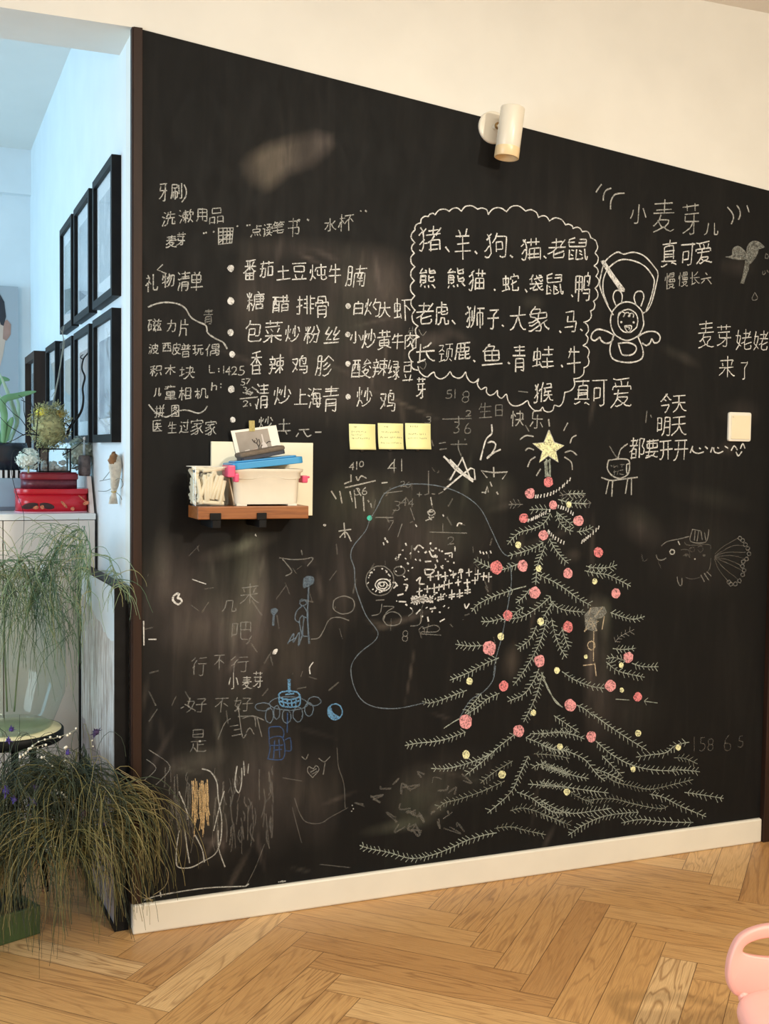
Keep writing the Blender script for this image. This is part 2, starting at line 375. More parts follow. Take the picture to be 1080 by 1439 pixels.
GLY["过"] = "7,55 11,50|0,1 6,7 10,8|0,33 10,33 10,8|26,36 33,25|10,8 26,1 61,1|50,60 50,12 44,10 37,11|21,47 60,47"
GLY["家"] = "41,25 49,11 58,4|3,28 25,36|1,4 12,7 33,18|28,28 8,18 0,17|27,42 25,36|29,54 28,60 25,61|47,43 11,43|57,45 56,54 30,54 2,54 2,45|19,1 29,1 34,9 33,23 25,36|50,34 41,25 33,23"
GLY["青"] = "49,11 11,11|49,21 11,21|52,48 7,48|0,38 59,38|5,57 55,57|11,0 11,30 49,29 49,2 47,0 36,2|30,61 30,38"
GLY["番"] = "17,39 14,53|51,51 45,45 44,39|11,20 51,20|11,0 51,0|30,0 30,20|11,11 51,11|30,27 30,54|2,39 59,39|54,56 49,57 30,54 7,53|0,22 3,21 9,24 22,33 25,38|61,23 53,23 39,33 37,38|53,23 51,20 51,0|9,24 11,20 11,0"
GLY["茄"] = "57,5 37,5|42,61 42,48|17,61 17,48|12,2 15,0 23,2 26,35 1,35|10,44 9,20 6,10 0,1|59,55 1,55|57,2 57,37 37,37 37,0"
GLY["土"] = "61,0 0,0|30,59 30,0|5,36 56,36"
GLY["豆"] = "15,17 19,7 21,7|46,17 39,0|2,57 59,57|37,44 9,44 9,25 51,25 51,44 37,44|61,0 0,0"
GLY["炖"] = "0,33 2,46|9,20 13,18 19,9|17,36 21,48 26,51 60,51|28,39 28,20 57,20|42,60 43,3 48,0 58,1 61,6 59,10|57,39 57,16|10,60 9,20 5,8 0,1"
GLY["牛"] = "0,25 60,25|10,48 55,48|31,61 31,0|3,38 10,48 12,59"
GLY["腩"] = "36,25 37,31 35,35|48,35 45,25|17,42 4,42|4,24 16,24|42,25 42,4|59,53 25,53|51,1 56,1 58,3 58,41 26,41 26,0|51,15 33,15|50,25 36,25|42,61 40,41|9,3 14,1 17,4 17,57 4,58 4,24 0,2"
GLY["糖"] = "9,27 5,24 0,9|0,56 4,44|57,3 34,3|40,61 43,60 45,54|16,43 19,56|57,3 57,16 34,16 34,3|2,36 18,36|34,43 57,43 57,26 34,25|45,47 45,16|61,35 32,34|17,18 15,25 9,27|10,0 10,60|59,53 26,53 26,23 20,1"
GLY["醋"] = "33,4 56,4|2,17 22,17|22,6 2,6|33,15 56,15|2,25 5,25 8,31 8,58|37,37 37,61|52,37 52,61|29,37 60,37|22,28 15,30 15,58|23,58 0,58|58,52 30,52|22,2 22,44 2,45 2,0|33,0 33,27 56,27 56,4"
GLY["排"] = "25,49 36,49|61,18 48,18|48,49 60,49|36,34 26,34|24,19 36,19|59,34 48,34|9,27 9,26|0,24 18,29|1,47 17,47|0,2 8,1 9,3 9,61|36,1 36,60|48,61 48,0"
GLY["骨"] = "48,12 10,12|11,52 31,51 31,41|48,22 10,22|11,41 11,61 46,61 47,41|38,0 47,2 47,32 10,32 10,0|0,32 0,41 11,41 57,41 57,32"
GLY["包"] = "39,18 42,16 49,16 52,19 54,51 13,52|60,8 57,2 47,0 18,1 10,4 9,38 33,39 34,21 9,21|0,39 13,52 16,61"
GLY["菜"] = "0,3 5,3 16,9 25,18|61,4 57,3 45,8 37,15 35,18|30,31 25,38|7,36 14,28|53,37 47,27|54,45 3,43|2,55 59,55|30,24 30,0|18,50 18,59|42,60 42,51|2,19 59,19"
GLY["炒"] = "21,49 17,37|10,20 13,19 19,12|60,34 54,49 51,50|56,25 53,18 44,9 29,1 25,0 21,2|1,30 2,47|28,30 32,48|42,61 42,21|2,1 10,20 11,60"
GLY["粉"] = "10,28 7,26 0,13 0,9|48,60 53,48 59,37|18,45 22,57 24,58|37,59 34,47 27,37|1,56 4,45|39,33 35,14 26,2|1,36 27,37|27,37 30,33 55,33|11,0 11,61|10,28 18,23 21,20 21,15|40,3 50,1 52,3 55,33 59,37"
GLY["丝"] = "7,14 26,14|61,0 0,0|58,15 38,14|17,58 5,33 18,33|48,58 36,33 49,33|7,14 8,18 27,44|38,14 39,19 48,29 49,33 52,34 58,43 61,45"
GLY["香"] = "50,0 12,0|12,11 50,11|37,42 38,38 46,31 58,24 61,24|50,0 49,21 12,21|31,28 31,54|2,42 60,42|8,53 52,56|0,24 3,23 14,29 24,38 24,42|9,25 12,21 12,0"
GLY["辣"] = "17,32 21,46 24,47|8,39 4,46|11,61 14,57 14,52|2,20 22,20|1,52 23,52|61,53 30,53|45,61 45,0|1,1 5,1 11,9 13,32|0,32 24,32|57,9 50,19 43,26 31,26 31,41 59,41 59,26 48,26 26,4"
GLY["鸡"] = "42,41 38,45|18,14 15,21 12,22|2,41 9,30 12,29|26,13 48,13|43,61 39,60 38,53|43,1 45,0 54,1 56,6 56,24 29,25 29,53 52,53 50,34 47,33 41,34|0,7 12,22 12,29 15,30 19,47 19,51 0,51"
GLY["胗"] = "41,38 30,30 27,30|29,16 38,19 52,31|61,42 42,57|18,24 4,24|57,19 51,11 44,6 30,0 25,2|4,42 25,40 42,57|12,0 17,0 19,3 18,58 4,58 4,24 0,1"
GLY["上"] = "28,35 56,35|28,57 28,0|0,0 61,0"
GLY["海"] = "58,54 25,54|2,3 9,21|6,36 0,39|35,26 35,22 41,16 40,10|37,42 37,37 42,32 42,26|12,56 3,60|60,26 17,26|58,10 21,10 25,42 55,41 54,19 52,4 48,0 41,0 40,2|26,61 25,54 17,42"
GLY["白"] = "0,5 47,5|19,50 21,61|0,28 47,28|0,0 0,50 18,50 47,49 47,1"
GLY["灼"] = "43,0 53,1 56,5 59,48 35,49|0,33 3,47|17,37 22,50|45,21 34,33|10,21 15,18 22,8|11,60 10,21 1,2|37,61 35,49 28,38"
GLY["大"] = "58,38 32,38 30,36 28,38 2,38|30,38 43,12 55,2 61,1|0,0 8,2 14,8 22,18 28,34 30,36 30,58"
GLY["虾"] = "59,28 47,38 42,39|27,56 61,56|13,7 13,60|3,23 3,48 23,47 23,27 3,27|42,0 42,56|24,8 0,5|22,17 26,4"
GLY["小"] = "30,61 30,2 24,0 17,1|61,17 51,41 47,45|0,18 6,31 10,44"
GLY["黄"] = "0,1 4,0 23,6|40,6 58,1|41,61 41,43|52,23 8,23|30,43 30,13|18,43 18,61|5,55 54,55|30,13 9,12 8,32 51,33 51,12 30,13|59,43 0,43"
GLY["肉"] = "43,10 26,23|27,51 26,51|25,44 43,32|42,1 48,0 53,2 53,50 27,51 0,51 0,1|10,10 18,14 26,23 27,30|10,31 19,36 25,44 28,61"
GLY["酸"] = "34,19 36,20|1,16 24,16|35,46 54,48|35,46 42,59|1,24 5,24|32,32 41,40|54,36 59,30|1,4 24,4|16,57 16,28 18,26 24,26|5,24 8,32 8,57|0,57 24,57|24,1 24,44 2,44 1,0|36,20 49,6 58,1 61,2|28,2 35,2 46,8 54,19 54,24 40,24|36,20 38,24 40,24 41,30|58,45 50,56"
GLY["绿"] = "48,19 53,10 61,7|48,19 43,19|48,19 59,27|28,27 34,22|11,61 2,37 12,37|30,47 55,47|0,5 18,10|42,17 25,8|26,36 60,36|54,36 55,58 28,58|1,20 16,22 19,25|4,21 12,37 14,38 18,44|36,0 41,0 43,3 43,36"
GLY["猪"] = "32,2 56,2|13,31 10,29 0,18|35,28 41,38|32,14 56,14|10,52 16,58|1,42 10,49|32,2 32,26|53,50 49,53 25,53|38,39 38,60|61,39 22,39|48,40 49,44 58,57|3,60 10,52 13,40 14,12 10,1 2,2|56,2 55,27 33,28 22,22 14,23"
GLY["羊"] = "11,61 14,60 17,54 17,48|46,60 42,48|0,17 58,17|8,33 51,33|29,48 29,0|54,48 4,48"
GLY["狗"] = "3,44 11,49|0,19 3,19 11,30 15,31|18,61 11,53|42,2 46,0 54,1 57,5 60,51 32,52|30,13 30,37 46,37 46,18 30,18|23,39 32,52 34,61|7,57 11,53 15,40 16,9 11,1 5,0 2,2"
GLY["猫"] = "13,31 10,30 1,19|9,52 16,58|9,48 1,42|24,18 57,18|24,4 57,4|40,4 40,33|49,42 49,61|32,61 32,42|59,50 22,50|57,1 57,33 24,33 24,0|6,56 9,52 14,38 14,12 10,1 4,1 0,4"
GLY["老"] = "20,16 51,23|7,52 44,52 47,50|19,24 20,5 22,1 53,1 57,7 56,12|25,61 25,37|39,37 40,41 55,58|60,36 0,36|0,18 19,24 20,27 28,32 29,36"
GLY["鼠"] = "1,29 1,2|9,16 14,12|0,48 17,48|1,2 13,4|37,24 31,27|30,48 48,48|30,16 37,12|22,29 22,2 37,4 40,7|54,7 54,1 50,0 47,4 44,29|9,27 14,24|29,58 48,57 47,37 0,37 0,57 16,61"
GLY["熊"] = "5,34 25,34|57,32 37,28|56,56 37,52|12,61 6,54 5,50|5,26 25,26|61,0 58,1 53,8 49,10|24,51 24,54 20,57|39,1 37,8|21,7 22,1|8,9 4,2|57,49 59,45 57,42 38,42 37,60|58,24 59,20 56,16 38,17 37,36|14,18 17,16 24,18 25,41 6,42 5,17|27,49 26,51 0,50"
GLY["蛇"] = "43,61 45,51|57,31 41,23 36,22|36,38 36,3 38,1 57,1 60,5 59,12|29,42 29,51 59,51 59,43|11,7 11,60|23,8 0,5|1,23 1,48 22,48 22,26 1,26|25,4 22,14 18,18"
GLY["袋"] = "29,23 30,29 27,33|16,1 33,4|16,1 16,13|58,39 58,33 49,32 40,39 37,47|45,58 53,54|33,58 35,47|10,47 0,41|56,17 43,9|20,45 59,49|1,23 59,23|33,23 35,17 45,6 57,0 61,2|0,9 16,13 24,19 25,22|16,57 10,47 10,32"
GLY["鸭"] = "43,55 44,61|49,15 30,15|47,42 45,45|46,1 55,2 58,25 34,25 34,55 55,54 54,36 52,34 47,34|0,41 24,41|0,25 23,25|12,57 12,1|24,22 24,56 0,57 0,21"
GLY["虎"] = "8,1 12,1 20,6 23,19 40,19 41,5 43,1 57,1 59,5 58,10|54,56 29,56|0,1 5,17 6,47 56,47 56,39|48,38 14,35|58,32 54,27 33,27 29,29 29,61"
GLY["狮"] = "18,1 25,9 29,21 31,60|22,23 22,51|11,30 8,29 1,19|8,53 14,59|8,48 0,42|49,0 49,57|39,9 39,44 59,44 59,13 58,10 55,10|38,57 61,57|3,59 8,53 11,44 12,12 9,2 4,1 1,3"
GLY["子"] = "16,1 25,0 30,2 31,41 47,52 50,57|0,30 61,30|56,57 8,57"
GLY["象"] = "20,56 36,55 34,46|61,5 58,4|44,22 48,12 58,4|32,46 28,34|2,15 7,14 13,16 28,24|34,18 35,18|2,44 8,46 52,46 52,34 26,34 10,25 0,24|54,28 17,8 6,4 2,4|22,60 20,56 12,51 8,46 8,34 22,32 36,18 37,7 35,2 31,0 21,2"
GLY["马"] = "6,61 50,61 48,31|45,16 0,16|39,1 51,0 56,3 60,31 12,31 13,49"
GLY["长"] = "61,3 57,2 45,9 33,23 31,31|26,42 39,48 50,58|14,58 14,2|58,31 0,31|12,0 14,2 31,5 34,8"
GLY["颈"] = "59,3 50,10|14,45 24,38|13,6 13,26|44,46 46,58|28,1 39,6 44,14 46,36|58,17 58,45 34,46 33,17|1,26 23,26|30,59 61,59|1,3 25,8|0,36 14,45 21,57 1,58"
GLY["鹿"] = "33,2 16,1|31,16 16,16|59,18 40,14|33,55 32,60|40,29 40,55|22,29 22,55|16,22 16,1|40,21 40,4 42,1 58,0 60,2 61,6|5,43 58,42 58,29 5,29|60,55 5,55 5,21 0,1"
GLY["鱼"] = "34,41 39,53 18,54|0,0 59,0|30,12 30,40|52,26 8,26|23,61 19,59 18,54 13,51 7,43 8,12 52,12 52,40 8,40 7,42 2,40"
GLY["蛙"] = "45,0 45,26|30,17 59,17|45,34 45,58|32,49 58,49|11,59 11,6|2,21 2,47 22,46 22,25 2,24|29,34 60,34|0,3 23,7|20,16 24,3 27,0 61,0"
GLY["猴"] = "1,42 8,48|8,51 11,52 14,58|0,17 8,28 12,30|19,38 21,41 25,43|54,44 54,58 39,58|34,44 60,44|38,32 58,32|47,18 54,5 61,1|25,0 25,44 30,60|33,18 45,18 48,17 49,18 60,18|37,44 38,34 34,26|4,57 11,44 13,17 10,3 3,1 1,3|33,1 39,3 48,15 47,32"
GLY["真"] = "50,22 11,22|50,30 11,30|11,38 50,38|58,1 43,7 39,6|0,1 4,0 22,6|30,61 28,47|58,55 2,55|0,13 60,13|50,13 49,46 29,47 11,45 11,13"
GLY["可"] = "52,57 51,2 37,0 34,2|8,12 8,41 33,40 33,18 8,18|0,57 61,57"
GLY["爱"] = "53,60 12,57 2,59|48,54 45,44|14,44 11,53|21,19 22,15 32,7|19,30 21,31|27,54 29,53 31,44|1,37 2,44 58,44 58,37|7,31 53,31|18,19 48,19 46,15 38,7|61,2 58,1 48,2 39,5 38,7 32,7 30,4 16,0 12,2|0,1 10,9 18,19 22,37"
GLY["慢"] = "9,58 9,0|0,31 2,46|33,26 33,35|53,50 25,50|36,6 28,14 27,18|15,47 17,40|45,35 45,26|25,50 25,43 53,43 53,57 26,57 25,50|43,6 52,14 52,18 20,18|45,35 22,36 21,26 57,26 56,36 45,35|16,2 23,0 36,6 43,6 55,0 61,2"
GLY["姥"] = "34,16 39,17 57,24|21,19 34,25|11,13 19,7|37,36 37,61|27,51 48,51 52,48|46,37 57,56|8,61 2,23 11,16|25,36 60,36|0,1 11,13 17,39 17,46 0,46|39,36 34,26 34,3 41,0 57,1 60,7 58,11"
GLY["来"] = "15,37 12,45|54,47 50,46 45,36|33,28 45,14 57,5 61,5|27,28 16,15 0,5|30,61 30,0|56,53 4,53|1,29 26,29 27,28 59,29"
GLY["了"] = "52,60 49,53 29,39 29,2 14,0|52,60 0,61"
GLY["今"] = "26,41 34,36|9,25 48,25 47,20 34,3 29,0|31,58 50,41 58,37 61,38|33,61 12,42 3,37 0,37"
GLY["天"] = "3,56 55,56|61,1 55,2 44,9 29,32|59,33 31,33 29,31 28,33 1,33|0,0 14,8 21,15 29,29 29,55"
GLY["明"] = "58,24 31,25|58,43 32,43|0,40 19,40|0,19 19,20 19,59 0,59 0,13|19,1 27,10 30,19 32,61 58,60 58,2 48,0 44,3"
GLY["都"] = "7,16 29,16|29,4 7,4|47,12 51,9 56,10 59,12 61,15 60,25 52,36 60,57 41,58 41,0|14,61 14,40|3,54 23,54 28,51|29,4 29,28 12,29|7,1 7,25|32,40 1,40|23,40 32,59|18,40 12,29 0,23"
GLY["要"] = "18,22 14,12|22,23 24,33|37,7 45,17 46,22|21,59 21,34|39,34 39,59|59,59 2,59|61,22 0,22|24,33 5,34 5,48 56,47 56,34 24,33|2,0 22,3 29,7 37,7 55,1 60,1|28,7 27,9 14,12 10,11"
GLY["开"] = "44,0 44,57|58,57 4,57|1,31 61,31|0,1 4,1 10,7 16,18 18,30 18,57"
GLY["心"] = "54,36 61,14|22,58 38,46|0,12 4,35|18,40 18,4 19,1 44,1 48,7 48,13"
GLY["几"] = "59,16 61,7 59,1 45,1 43,4 43,59 13,59 11,21 6,9 0,2"
GLY["吧"] = "42,57 42,28|0,12 0,55 15,54 15,19 0,18|58,28 27,28|58,24 58,57 27,57 27,6 30,1 55,0 59,3 61,9"
GLY["行"] = "48,37 48,3 46,1 39,0 33,3|0,27 9,33|57,57 27,57|13,61 0,49|24,37 59,37|9,0 9,34 17,46 19,47"
GLY["不"] = "61,25 40,40|0,22 14,31 24,42 30,44|61,60 0,60|35,60 30,45 30,0"
GLY["好"] = "7,46 6,46|13,15 22,9 22,6|9,61 2,26 13,17|32,2 42,0 44,2 44,39 54,51 55,55 30,56|27,30 60,30|0,2 7,6 13,15 21,40 21,46 0,46"
GLY["是"] = "53,15 29,15|8,47 50,47|29,28 29,2|1,28 58,28|50,47 49,37 8,38 8,57 50,57 50,47|11,13 24,2 57,0 61,3|0,0 11,13 12,20"
GLY["日"] = "47,5 0,5|0,34 47,34|47,1 47,61 0,61 0,0"
GLY["快"] = "2,46 0,32|9,60 9,0|14,49 19,40|25,49 55,49 55,27|39,27 51,8 58,2 60,2|21,27 39,27 40,26 41,27 61,27|19,1 23,2 32,10 37,22 40,25 39,59"
GLY["乐"] = "11,21 0,6|49,20 59,6|31,47 31,2 26,0 17,2|53,60 9,57 5,33 57,33"
GLY["0"] = "32,47 35,25 31,9 23,1 16,0 10,2 4,9 1,21 1,40 4,52 10,59 20,61 28,57 32,47"
GLY["1"] = "0,61 0,0"
GLY["2"] = "0,50 3,57 13,61 23,59 30,51 30,43 28,33 13,12 11,4|1,0 10,4 35,4"
GLY["3"] = "4,60 18,60 26,56 28,49 28,42 20,32|0,6 1,3 10,0 19,1 26,4 29,11 29,21 20,32|15,32 20,32"
GLY["4"] = "4,22 6,29 20,46 28,50|31,61 28,52 28,0|0,20 3,22 36,21"
GLY["5"] = "0,6 2,3 7,1 18,0 23,2 30,8 32,19 29,29 21,33 8,35 8,61 29,61"
GLY["6"] = "22,61 8,46 4,38 3,31|7,34 7,34|7,34 2,29 0,23 1,11 4,6 8,2 16,0 28,3 33,14 31,26 22,31 3,31"
GLY["7"] = "6,0 29,49 31,61 0,61"
GLY["8"] = "9,31 1,21 0,12 5,3 14,0 23,1 32,9 32,22 25,31|9,31 25,31|9,31 2,41 2,49 4,56 13,61 25,60 31,53 31,40 25,31"
GLY["9"] = "11,0 19,7 28,20 33,36 33,44 30,54 24,60 10,60 2,55 0,42 6,33 14,29 31,32"
GLY["L"] = "0,61 0,0 32,0"
GLY["h"] = "0,33 18,39 26,36 30,28 30,0|0,0 0,61"
# ---------------------------------------------------------------- chalkboard
BT = lambda x: 2.283-.1037*x          # its top edge slopes down to the right
board = thing('chalkboard', (1.0, 0, .08), 'black chalkboard wall panel covered in chalk writing and a chalk Christmas tree', 'chalkboard')
X0, X1, Z0, YF = .0195, 2.013, .077, -.003
blobs = []      # (px, py, rx, ry, angle, strength, softness) places rubbed with a dusty cloth
def blob(px, py, rx, ry, an, st, so): blobs.append((px, py, rx*1.15, ry*1.15, an, st*(1.5 if px < 600 else 1.0), max(so, .95)))
patch = [(333, 228), (345, 212), (375, 196), (410, 185), (445, 178), (470, 186), (474, 205), (462, 222), (440, 240), (408, 250), (386, 270), (372, 276), (350, 264), (336, 246)]
menu_patch = [(332, 345), (420, 338), (520, 352), (560, 372), (578, 420), (575, 520), (560, 575), (470, 580), (400, 560), (345, 480), (322, 420)]
blob(520, 385, 60, 42, 5, .12, .5); blob(430, 350, 110, 18, 2, .06, .6); blob(545, 420, 30, 55, 10, .10, .6)
blob(345, 420, 26, 60, 0, .07, .6); blob(460, 480, 130, 90, 0, .06, .6); blob(480, 560, 120, 45, 0, .07, .7)
blob(606, 478, 26, 14, 10, .22, .5); blob(640, 470, 30, 9, -20, .10, .6); blob(750, 425, 16, 12, 0, .12, .5)
blob(330, 880, 130, 140, 0, .11, .6); blob(355, 830, 24, 110, 4, .18, .6); blob(245, 830, 60, 80, 0, .12, .7); blob(335, 770, 55, 12, 14, .16, .6)
blob(230, 800, 14, 60, 3, .12, .6); blob(345, 765, 18, 8, 30, .22, .5); blob(290, 880, 60, 40, 20, .1, .7)
blob(300, 1120, 90, 90, 0, .09, .7); blob(380, 1090, 45, 110, 4, .13, .7); blob(275, 1070, 45, 18, 10, .14, .6); blob(440, 1120, 40, 70, 0, .08, .7)
blob(570, 740, 130, 90, 0, .08, .7); blob(620, 760, 50, 34, 0, .1, .7); blob(700, 690, 26, 30, 0, .14, .7); blob(520, 700, 70, 40, 0, .08, .7)
blob(838, 860, 20, 26, 0, .24, .5); blob(842, 960, 22, 100, 0, .14, .7); blob(830, 920, 9, 60, 2, .2, .6); blob(718, 930, 14, 26, -6, .16, .5)
blob(850, 870, 10, 30, 0, .18, .5); blob(805, 780, 12, 10, 0, .1, .5)
blob(590, 1120, 50, 45, 0, .1, .7); blob(560, 1160, 50, 10, 4, .14, .6); blob(615, 1135, 14, 10, 30, .22, .5); blob(640, 1090, 60, 40, 0, .07, .7)
blob(955, 500, 30, 9, -20, .1, .6); blob(900, 740, 36, 26, -30, .12, .7); blob(1040, 580, 30, 20, 0, .07, .7); blob(1022, 630, 12, 12, 0, .10, .6)
blob(985, 780, 70, 60, 0, .05, .7); blob(880, 1000, 60, 50, 0, .05, .7); blob(690, 600, 110, 40, 0, .06, .7); blob(1035, 375, 24, 16, 0, .08, .6)
blob(800, 330, 90, 60, 0, .035, .7); blob(1000, 700, 60, 16, -10, .05, .7); blob(420, 940, 60, 70, 0, .05, .7); blob(480, 830, 30, 60, 0, .07, .7)
rb = random.Random(11)
for k in range(70):     # streaks left by the cloth
    zone = rb.choice([(200, 480, 760, 1230), (200, 480, 760, 1230), (460, 760, 680, 960), (330, 570, 350, 590), (540, 1000, 560, 1180)])
    blob(rb.uniform(*zone[:2]), rb.uniform(*zone[2:]), rb.uniform(14, 46), rb.uniform(2, 6), rb.choice([90, 80, 100, 15, -20, 60]), rb.uniform(.04, .16), .8)
nx, nz = 250, 270
vs = []; fs = []; val = []
bl = []
for (px, py, rx, ry, an, st, so) in blobs:
    c = P(px, py, 1, YF); ex = P(px+rx, py, 1, YF)-c; ey = P(px, py-ry, 1, YF)-c
    bl.append((c.x, c.z, abs(ex.x), abs(ey.z), rad(an), st, so))
polys = []
for pts_, st_, so_ in ((patch, .36, .035), (menu_patch, .075, .10)):
    polys.append(([(q.x, q.z) for q in (P(a, b, 1, YF) for a, b in pts_)], st_, so_))
def dust(x, z):
    s = 0
    for pg, st, so in polys:
        ins = False; dm = 9
        for (ax_, az_), (bx_, bz_) in zip(pg, pg[1:]+pg[:1]):
            if (az_ > z) != (bz_ > z) and x < (bx_-ax_)*(z-az_)/(bz_-az_)+ax_: ins = not ins
            l2 = (bx_-ax_)**2+(bz_-az_)**2; t_ = max(0, min(1, ((x-ax_)*(bx_-ax_)+(z-az_)*(bz_-az_))/l2))
            dm = min(dm, math.hypot(x-ax_-t_*(bx_-ax_), z-az_-t_*(bz_-az_)))
        if ins: s += st*min(1, dm/so)*(.75+.25*math.sin(x*31+z*17))
    for cx, cz, rx, ry, an, st, so in bl:
        dx = x-cx; dz = z-cz
        m = max(rx, ry)*1.1
        if abs(dx) > m or abs(dz) > m: continue
        u = (dx*math.cos(an)+dz*math.sin(an))/rx; v_ = (-dx*math.sin(an)+dz*math.cos(an))/ry
        r = math.sqrt(u*u+v_*v_)
        if r < 1: s += st*min(1, (1-r)/so)
    return s
for j in range(nz+1):
    for i in range(nx+1):
        x = X0+(X1-X0)*i/nx; z = Z0+(BT(x)-Z0)*j/nz
        vs.append((x, YF, z)); val.append(min(.6, dust(x, z)))
fs = [(j*(nx+1)+i, j*(nx+1)+i+1, (j+1)*(nx+1)+i+1, (j+1)*(nx+1)+i) for j in range(nz) for i in range(nx)]
n0 = len(vs)
for i in range(nx+1): vs.append((X0+(X1-X0)*i/nx, -.0004, Z0)); val.append(0)
for i in range(nx+1): x = X0+(X1-X0)*i/nx; vs.append((x, -.0004, BT(x))); val.append(0)
for i in range(nx):
    fs.append((n0+i, n0+i+1, i+1, i)); t_ = nz*(nx+1); fs.append((t_+i, t_+i+1, n0+nx+1+i+1, n0+nx+1+i))
me = bpy.data.meshes.new('painted_panel'); me.from_pydata(vs, [], fs); me.update()
a_ = me.attributes.new('dust', 'FLOAT', 'POINT'); a_.data.foreach_set('value', val); me.materials.append(m_board)
pn = bpy.data.objects.new('painted_panel', me); COL.objects.link(pn); pn.parent = board
pn.matrix_parent_inverse = Matrix.Translation(-board.location)

# ---- chalk strokes: flat ribbons lying on the board
layer = [0]
rj = random.Random(5)
class Chalk:
    def __init__(s): s.v = []; s.f = []; layer[0] += 1; s.y = YF-.0005-.00004*(layer[0] % 14)
    def W(s, px, py): return P(px, py, 1, s.y)
    def line(s, pts, wid=2.0, smooth=True, jit=.35, wob=.2):
        "pts photo pixels; wid in photo pixels"
        pts = [(x+rj.uniform(-jit, jit), y+rj.uniform(-jit, jit)) for x, y in pts]
        q = [Vector((x, y, 0)) for x, y in pts]
        if smooth and len(q) > 2: q = spline(q, 5)
        w3 = [s.W(a.x, a.y) for a in q]; n = len(w3); b = len(s.v)
        hw = wid*.5/500
        for i, c in enumerate(w3):
            t = w3[min(i+1, n-1)]-w3[max(i-1, 0)]
            t = t.normalized() if t.length > 1e-9 else Vector((1, 0, 0))
            nn = Vector((-t.z, 0, t.x)); k = hw*(1+rj.uniform(-wob, wob))
            if i == 0: c = c-t*hw*.6
            if i == n-1: c = c+t*hw*.6
            s.v += [tuple(c+nn*k), tuple(c-nn*k)]
        for i in range(n-1): s.f.append((b+2*i, b+2*i+1, b+2*i+3, b+2*i+2))
    def fill(s, pts, smooth=True):
        q = [Vector((x, y, 0)) for x, y in pts]
        if smooth: q = spline(q+[q[0]], 5)[:-1]
        w3 = [s.W(a.x, a.y) for a in q]; b = len(s.v); c = sum(w3, Vector())/len(w3)
        s.v += [tuple(c)]+[tuple(a) for a in w3]; n = len(w3)
        for i in range(n): s.f.append((b, b+1+(i+1) % n, b+1+i))
    def dot(s, px, py, r, ry=None, n=10):
        ry = ry or r
        s.fill([(px+r*math.cos(2*math.pi*k/n)*rj.uniform(.88, 1.1), py+ry*math.sin(2*math.pi*k/n)*rj.uniform(.88, 1.1)) for k in range(n)], False)
    def ell(s, cx, cy, rx, ry, wid=1.6, a0=0, a1=370):
        s.line([(cx+rx*math.cos(rad(a)), cy+ry*math.sin(rad(a))) for a in range(a0, a1+1, 15)], wid, True, .4)
    def char(s, ch, cx, cy, w, h, wid=2.0, rot=-2):
        sk = GLY.get(ch)
        if not sk: return
        g = [[tuple(float(a) for a in q.split(',')) for q in k.split()] for k in sk.split('|')]
        xs = [p[0] for k in g for p in k]; ys = [p[1] for k in g for p in k]
        x0, x1, y0, y1 = min(xs), max(xs), min(ys), max(ys)
        w *= .90; h *= .93; wid *= .80
        sh = rj.uniform(-.02, .12); tilt = math.tan(rad(-rot+rj.uniform(0, 9)))
        ca, sa = rj.uniform(-.05, .05), rj.uniform(-.04, .04)
        for k in g:
            ox, oy = rj.uniform(-.045, .045), rj.uniform(-.04, .04)
            pts = []
            for x, y in k:
                u = (x-x0)/max(1, x1-x0)-.5 if x1 > x0 else 0; v = (y-y0)/max(1, y1-y0)-.5 if y1 > y0 else 0
                u2 = u+v*sh+v*v*ca+ox+rj.uniform(-.02, .02); v2 = v+u*u*sa+oy+rj.uniform(-.02, .02)
                pts.append((cx+u2*w, cy-v2*h-u2*w*tilt*.6))
            q = []
            for i, p in enumerate(pts):     # soften the corners a little, as a hand does
                if 0 < i < len(pts)-1:
                    a, c = pts[i-1], pts[i+1]
                    q += [(p[0]*.8+a[0]*.2, p[1]*.8+a[1]*.2), (p[0]*.96+(a[0]+c[0])*.02, p[1]*.96+(a[1]+c[1])*.02), (p[0]*.8+c[0]*.2, p[1]*.8+c[1]*.2)]
                else: q.append(p)
            s.line(q, wid, False, .12, .3)
    def build(s, name, mat, parent=board, label=None):
        if not s.v: return None
        me = bpy.data.meshes.new(name); me.from_pydata(s.v, [], s.f); me.update(); me.materials.append(mat)
        o = bpy.data.objects.new(name, me); COL.objects.link(o); o.parent = parent
        if parent is board: o.matrix_parent_inverse = Matrix.Translation(-board.location)
        if label: o['label'] = label
        return o
VW = {'A': (180, 230, 4.5), 'B': (180, 420, 4.5), 'C': (320, 270, 3.857), 'D': (320, 440, 3.857), 'E': (570, 270, 3.857), 'F': (570, 440, 3.857),
      'G': (810, 240, 4), 'H': (810, 420, 4), 'b': (450, 570, 3.484), 'c': (460, 660, 3.6), 'd': (630, 580, 3.6), 'e': (560, 840, 4.5),
      'f': (760, 840, 3.375), 'g': (500, 1020, 3.6), 'h': (760, 1020, 3.375), 'i': (190, 740, 3.6), 'j': (190, 960, 3.086), 'k': (880, 680, 5.4), 'p': (0, 0, 1)}
def pp(view, txt):
    ox, oy, sc = VW[view]
    return [(ox+float(a.split(',')[0])/sc, oy+float(a.split(',')[1])/sc) for a in txt.split()]
def strokes(c, view, txt, wid=2.0, smooth=True):
    for ln in txt.split('|'):
        c.line(pp(view, ln), wid, smooth)
def write(name, mat, items, wid=2.0, label=None, extra=None, rot=-2):
    c = Chalk()
    for it in items: c.char(it[0], *it[1:5], wid=it[5] if len(it) > 5 else wid, rot=rot)
    if extra: extra(c)
    return c.build(name, mat, label=label)

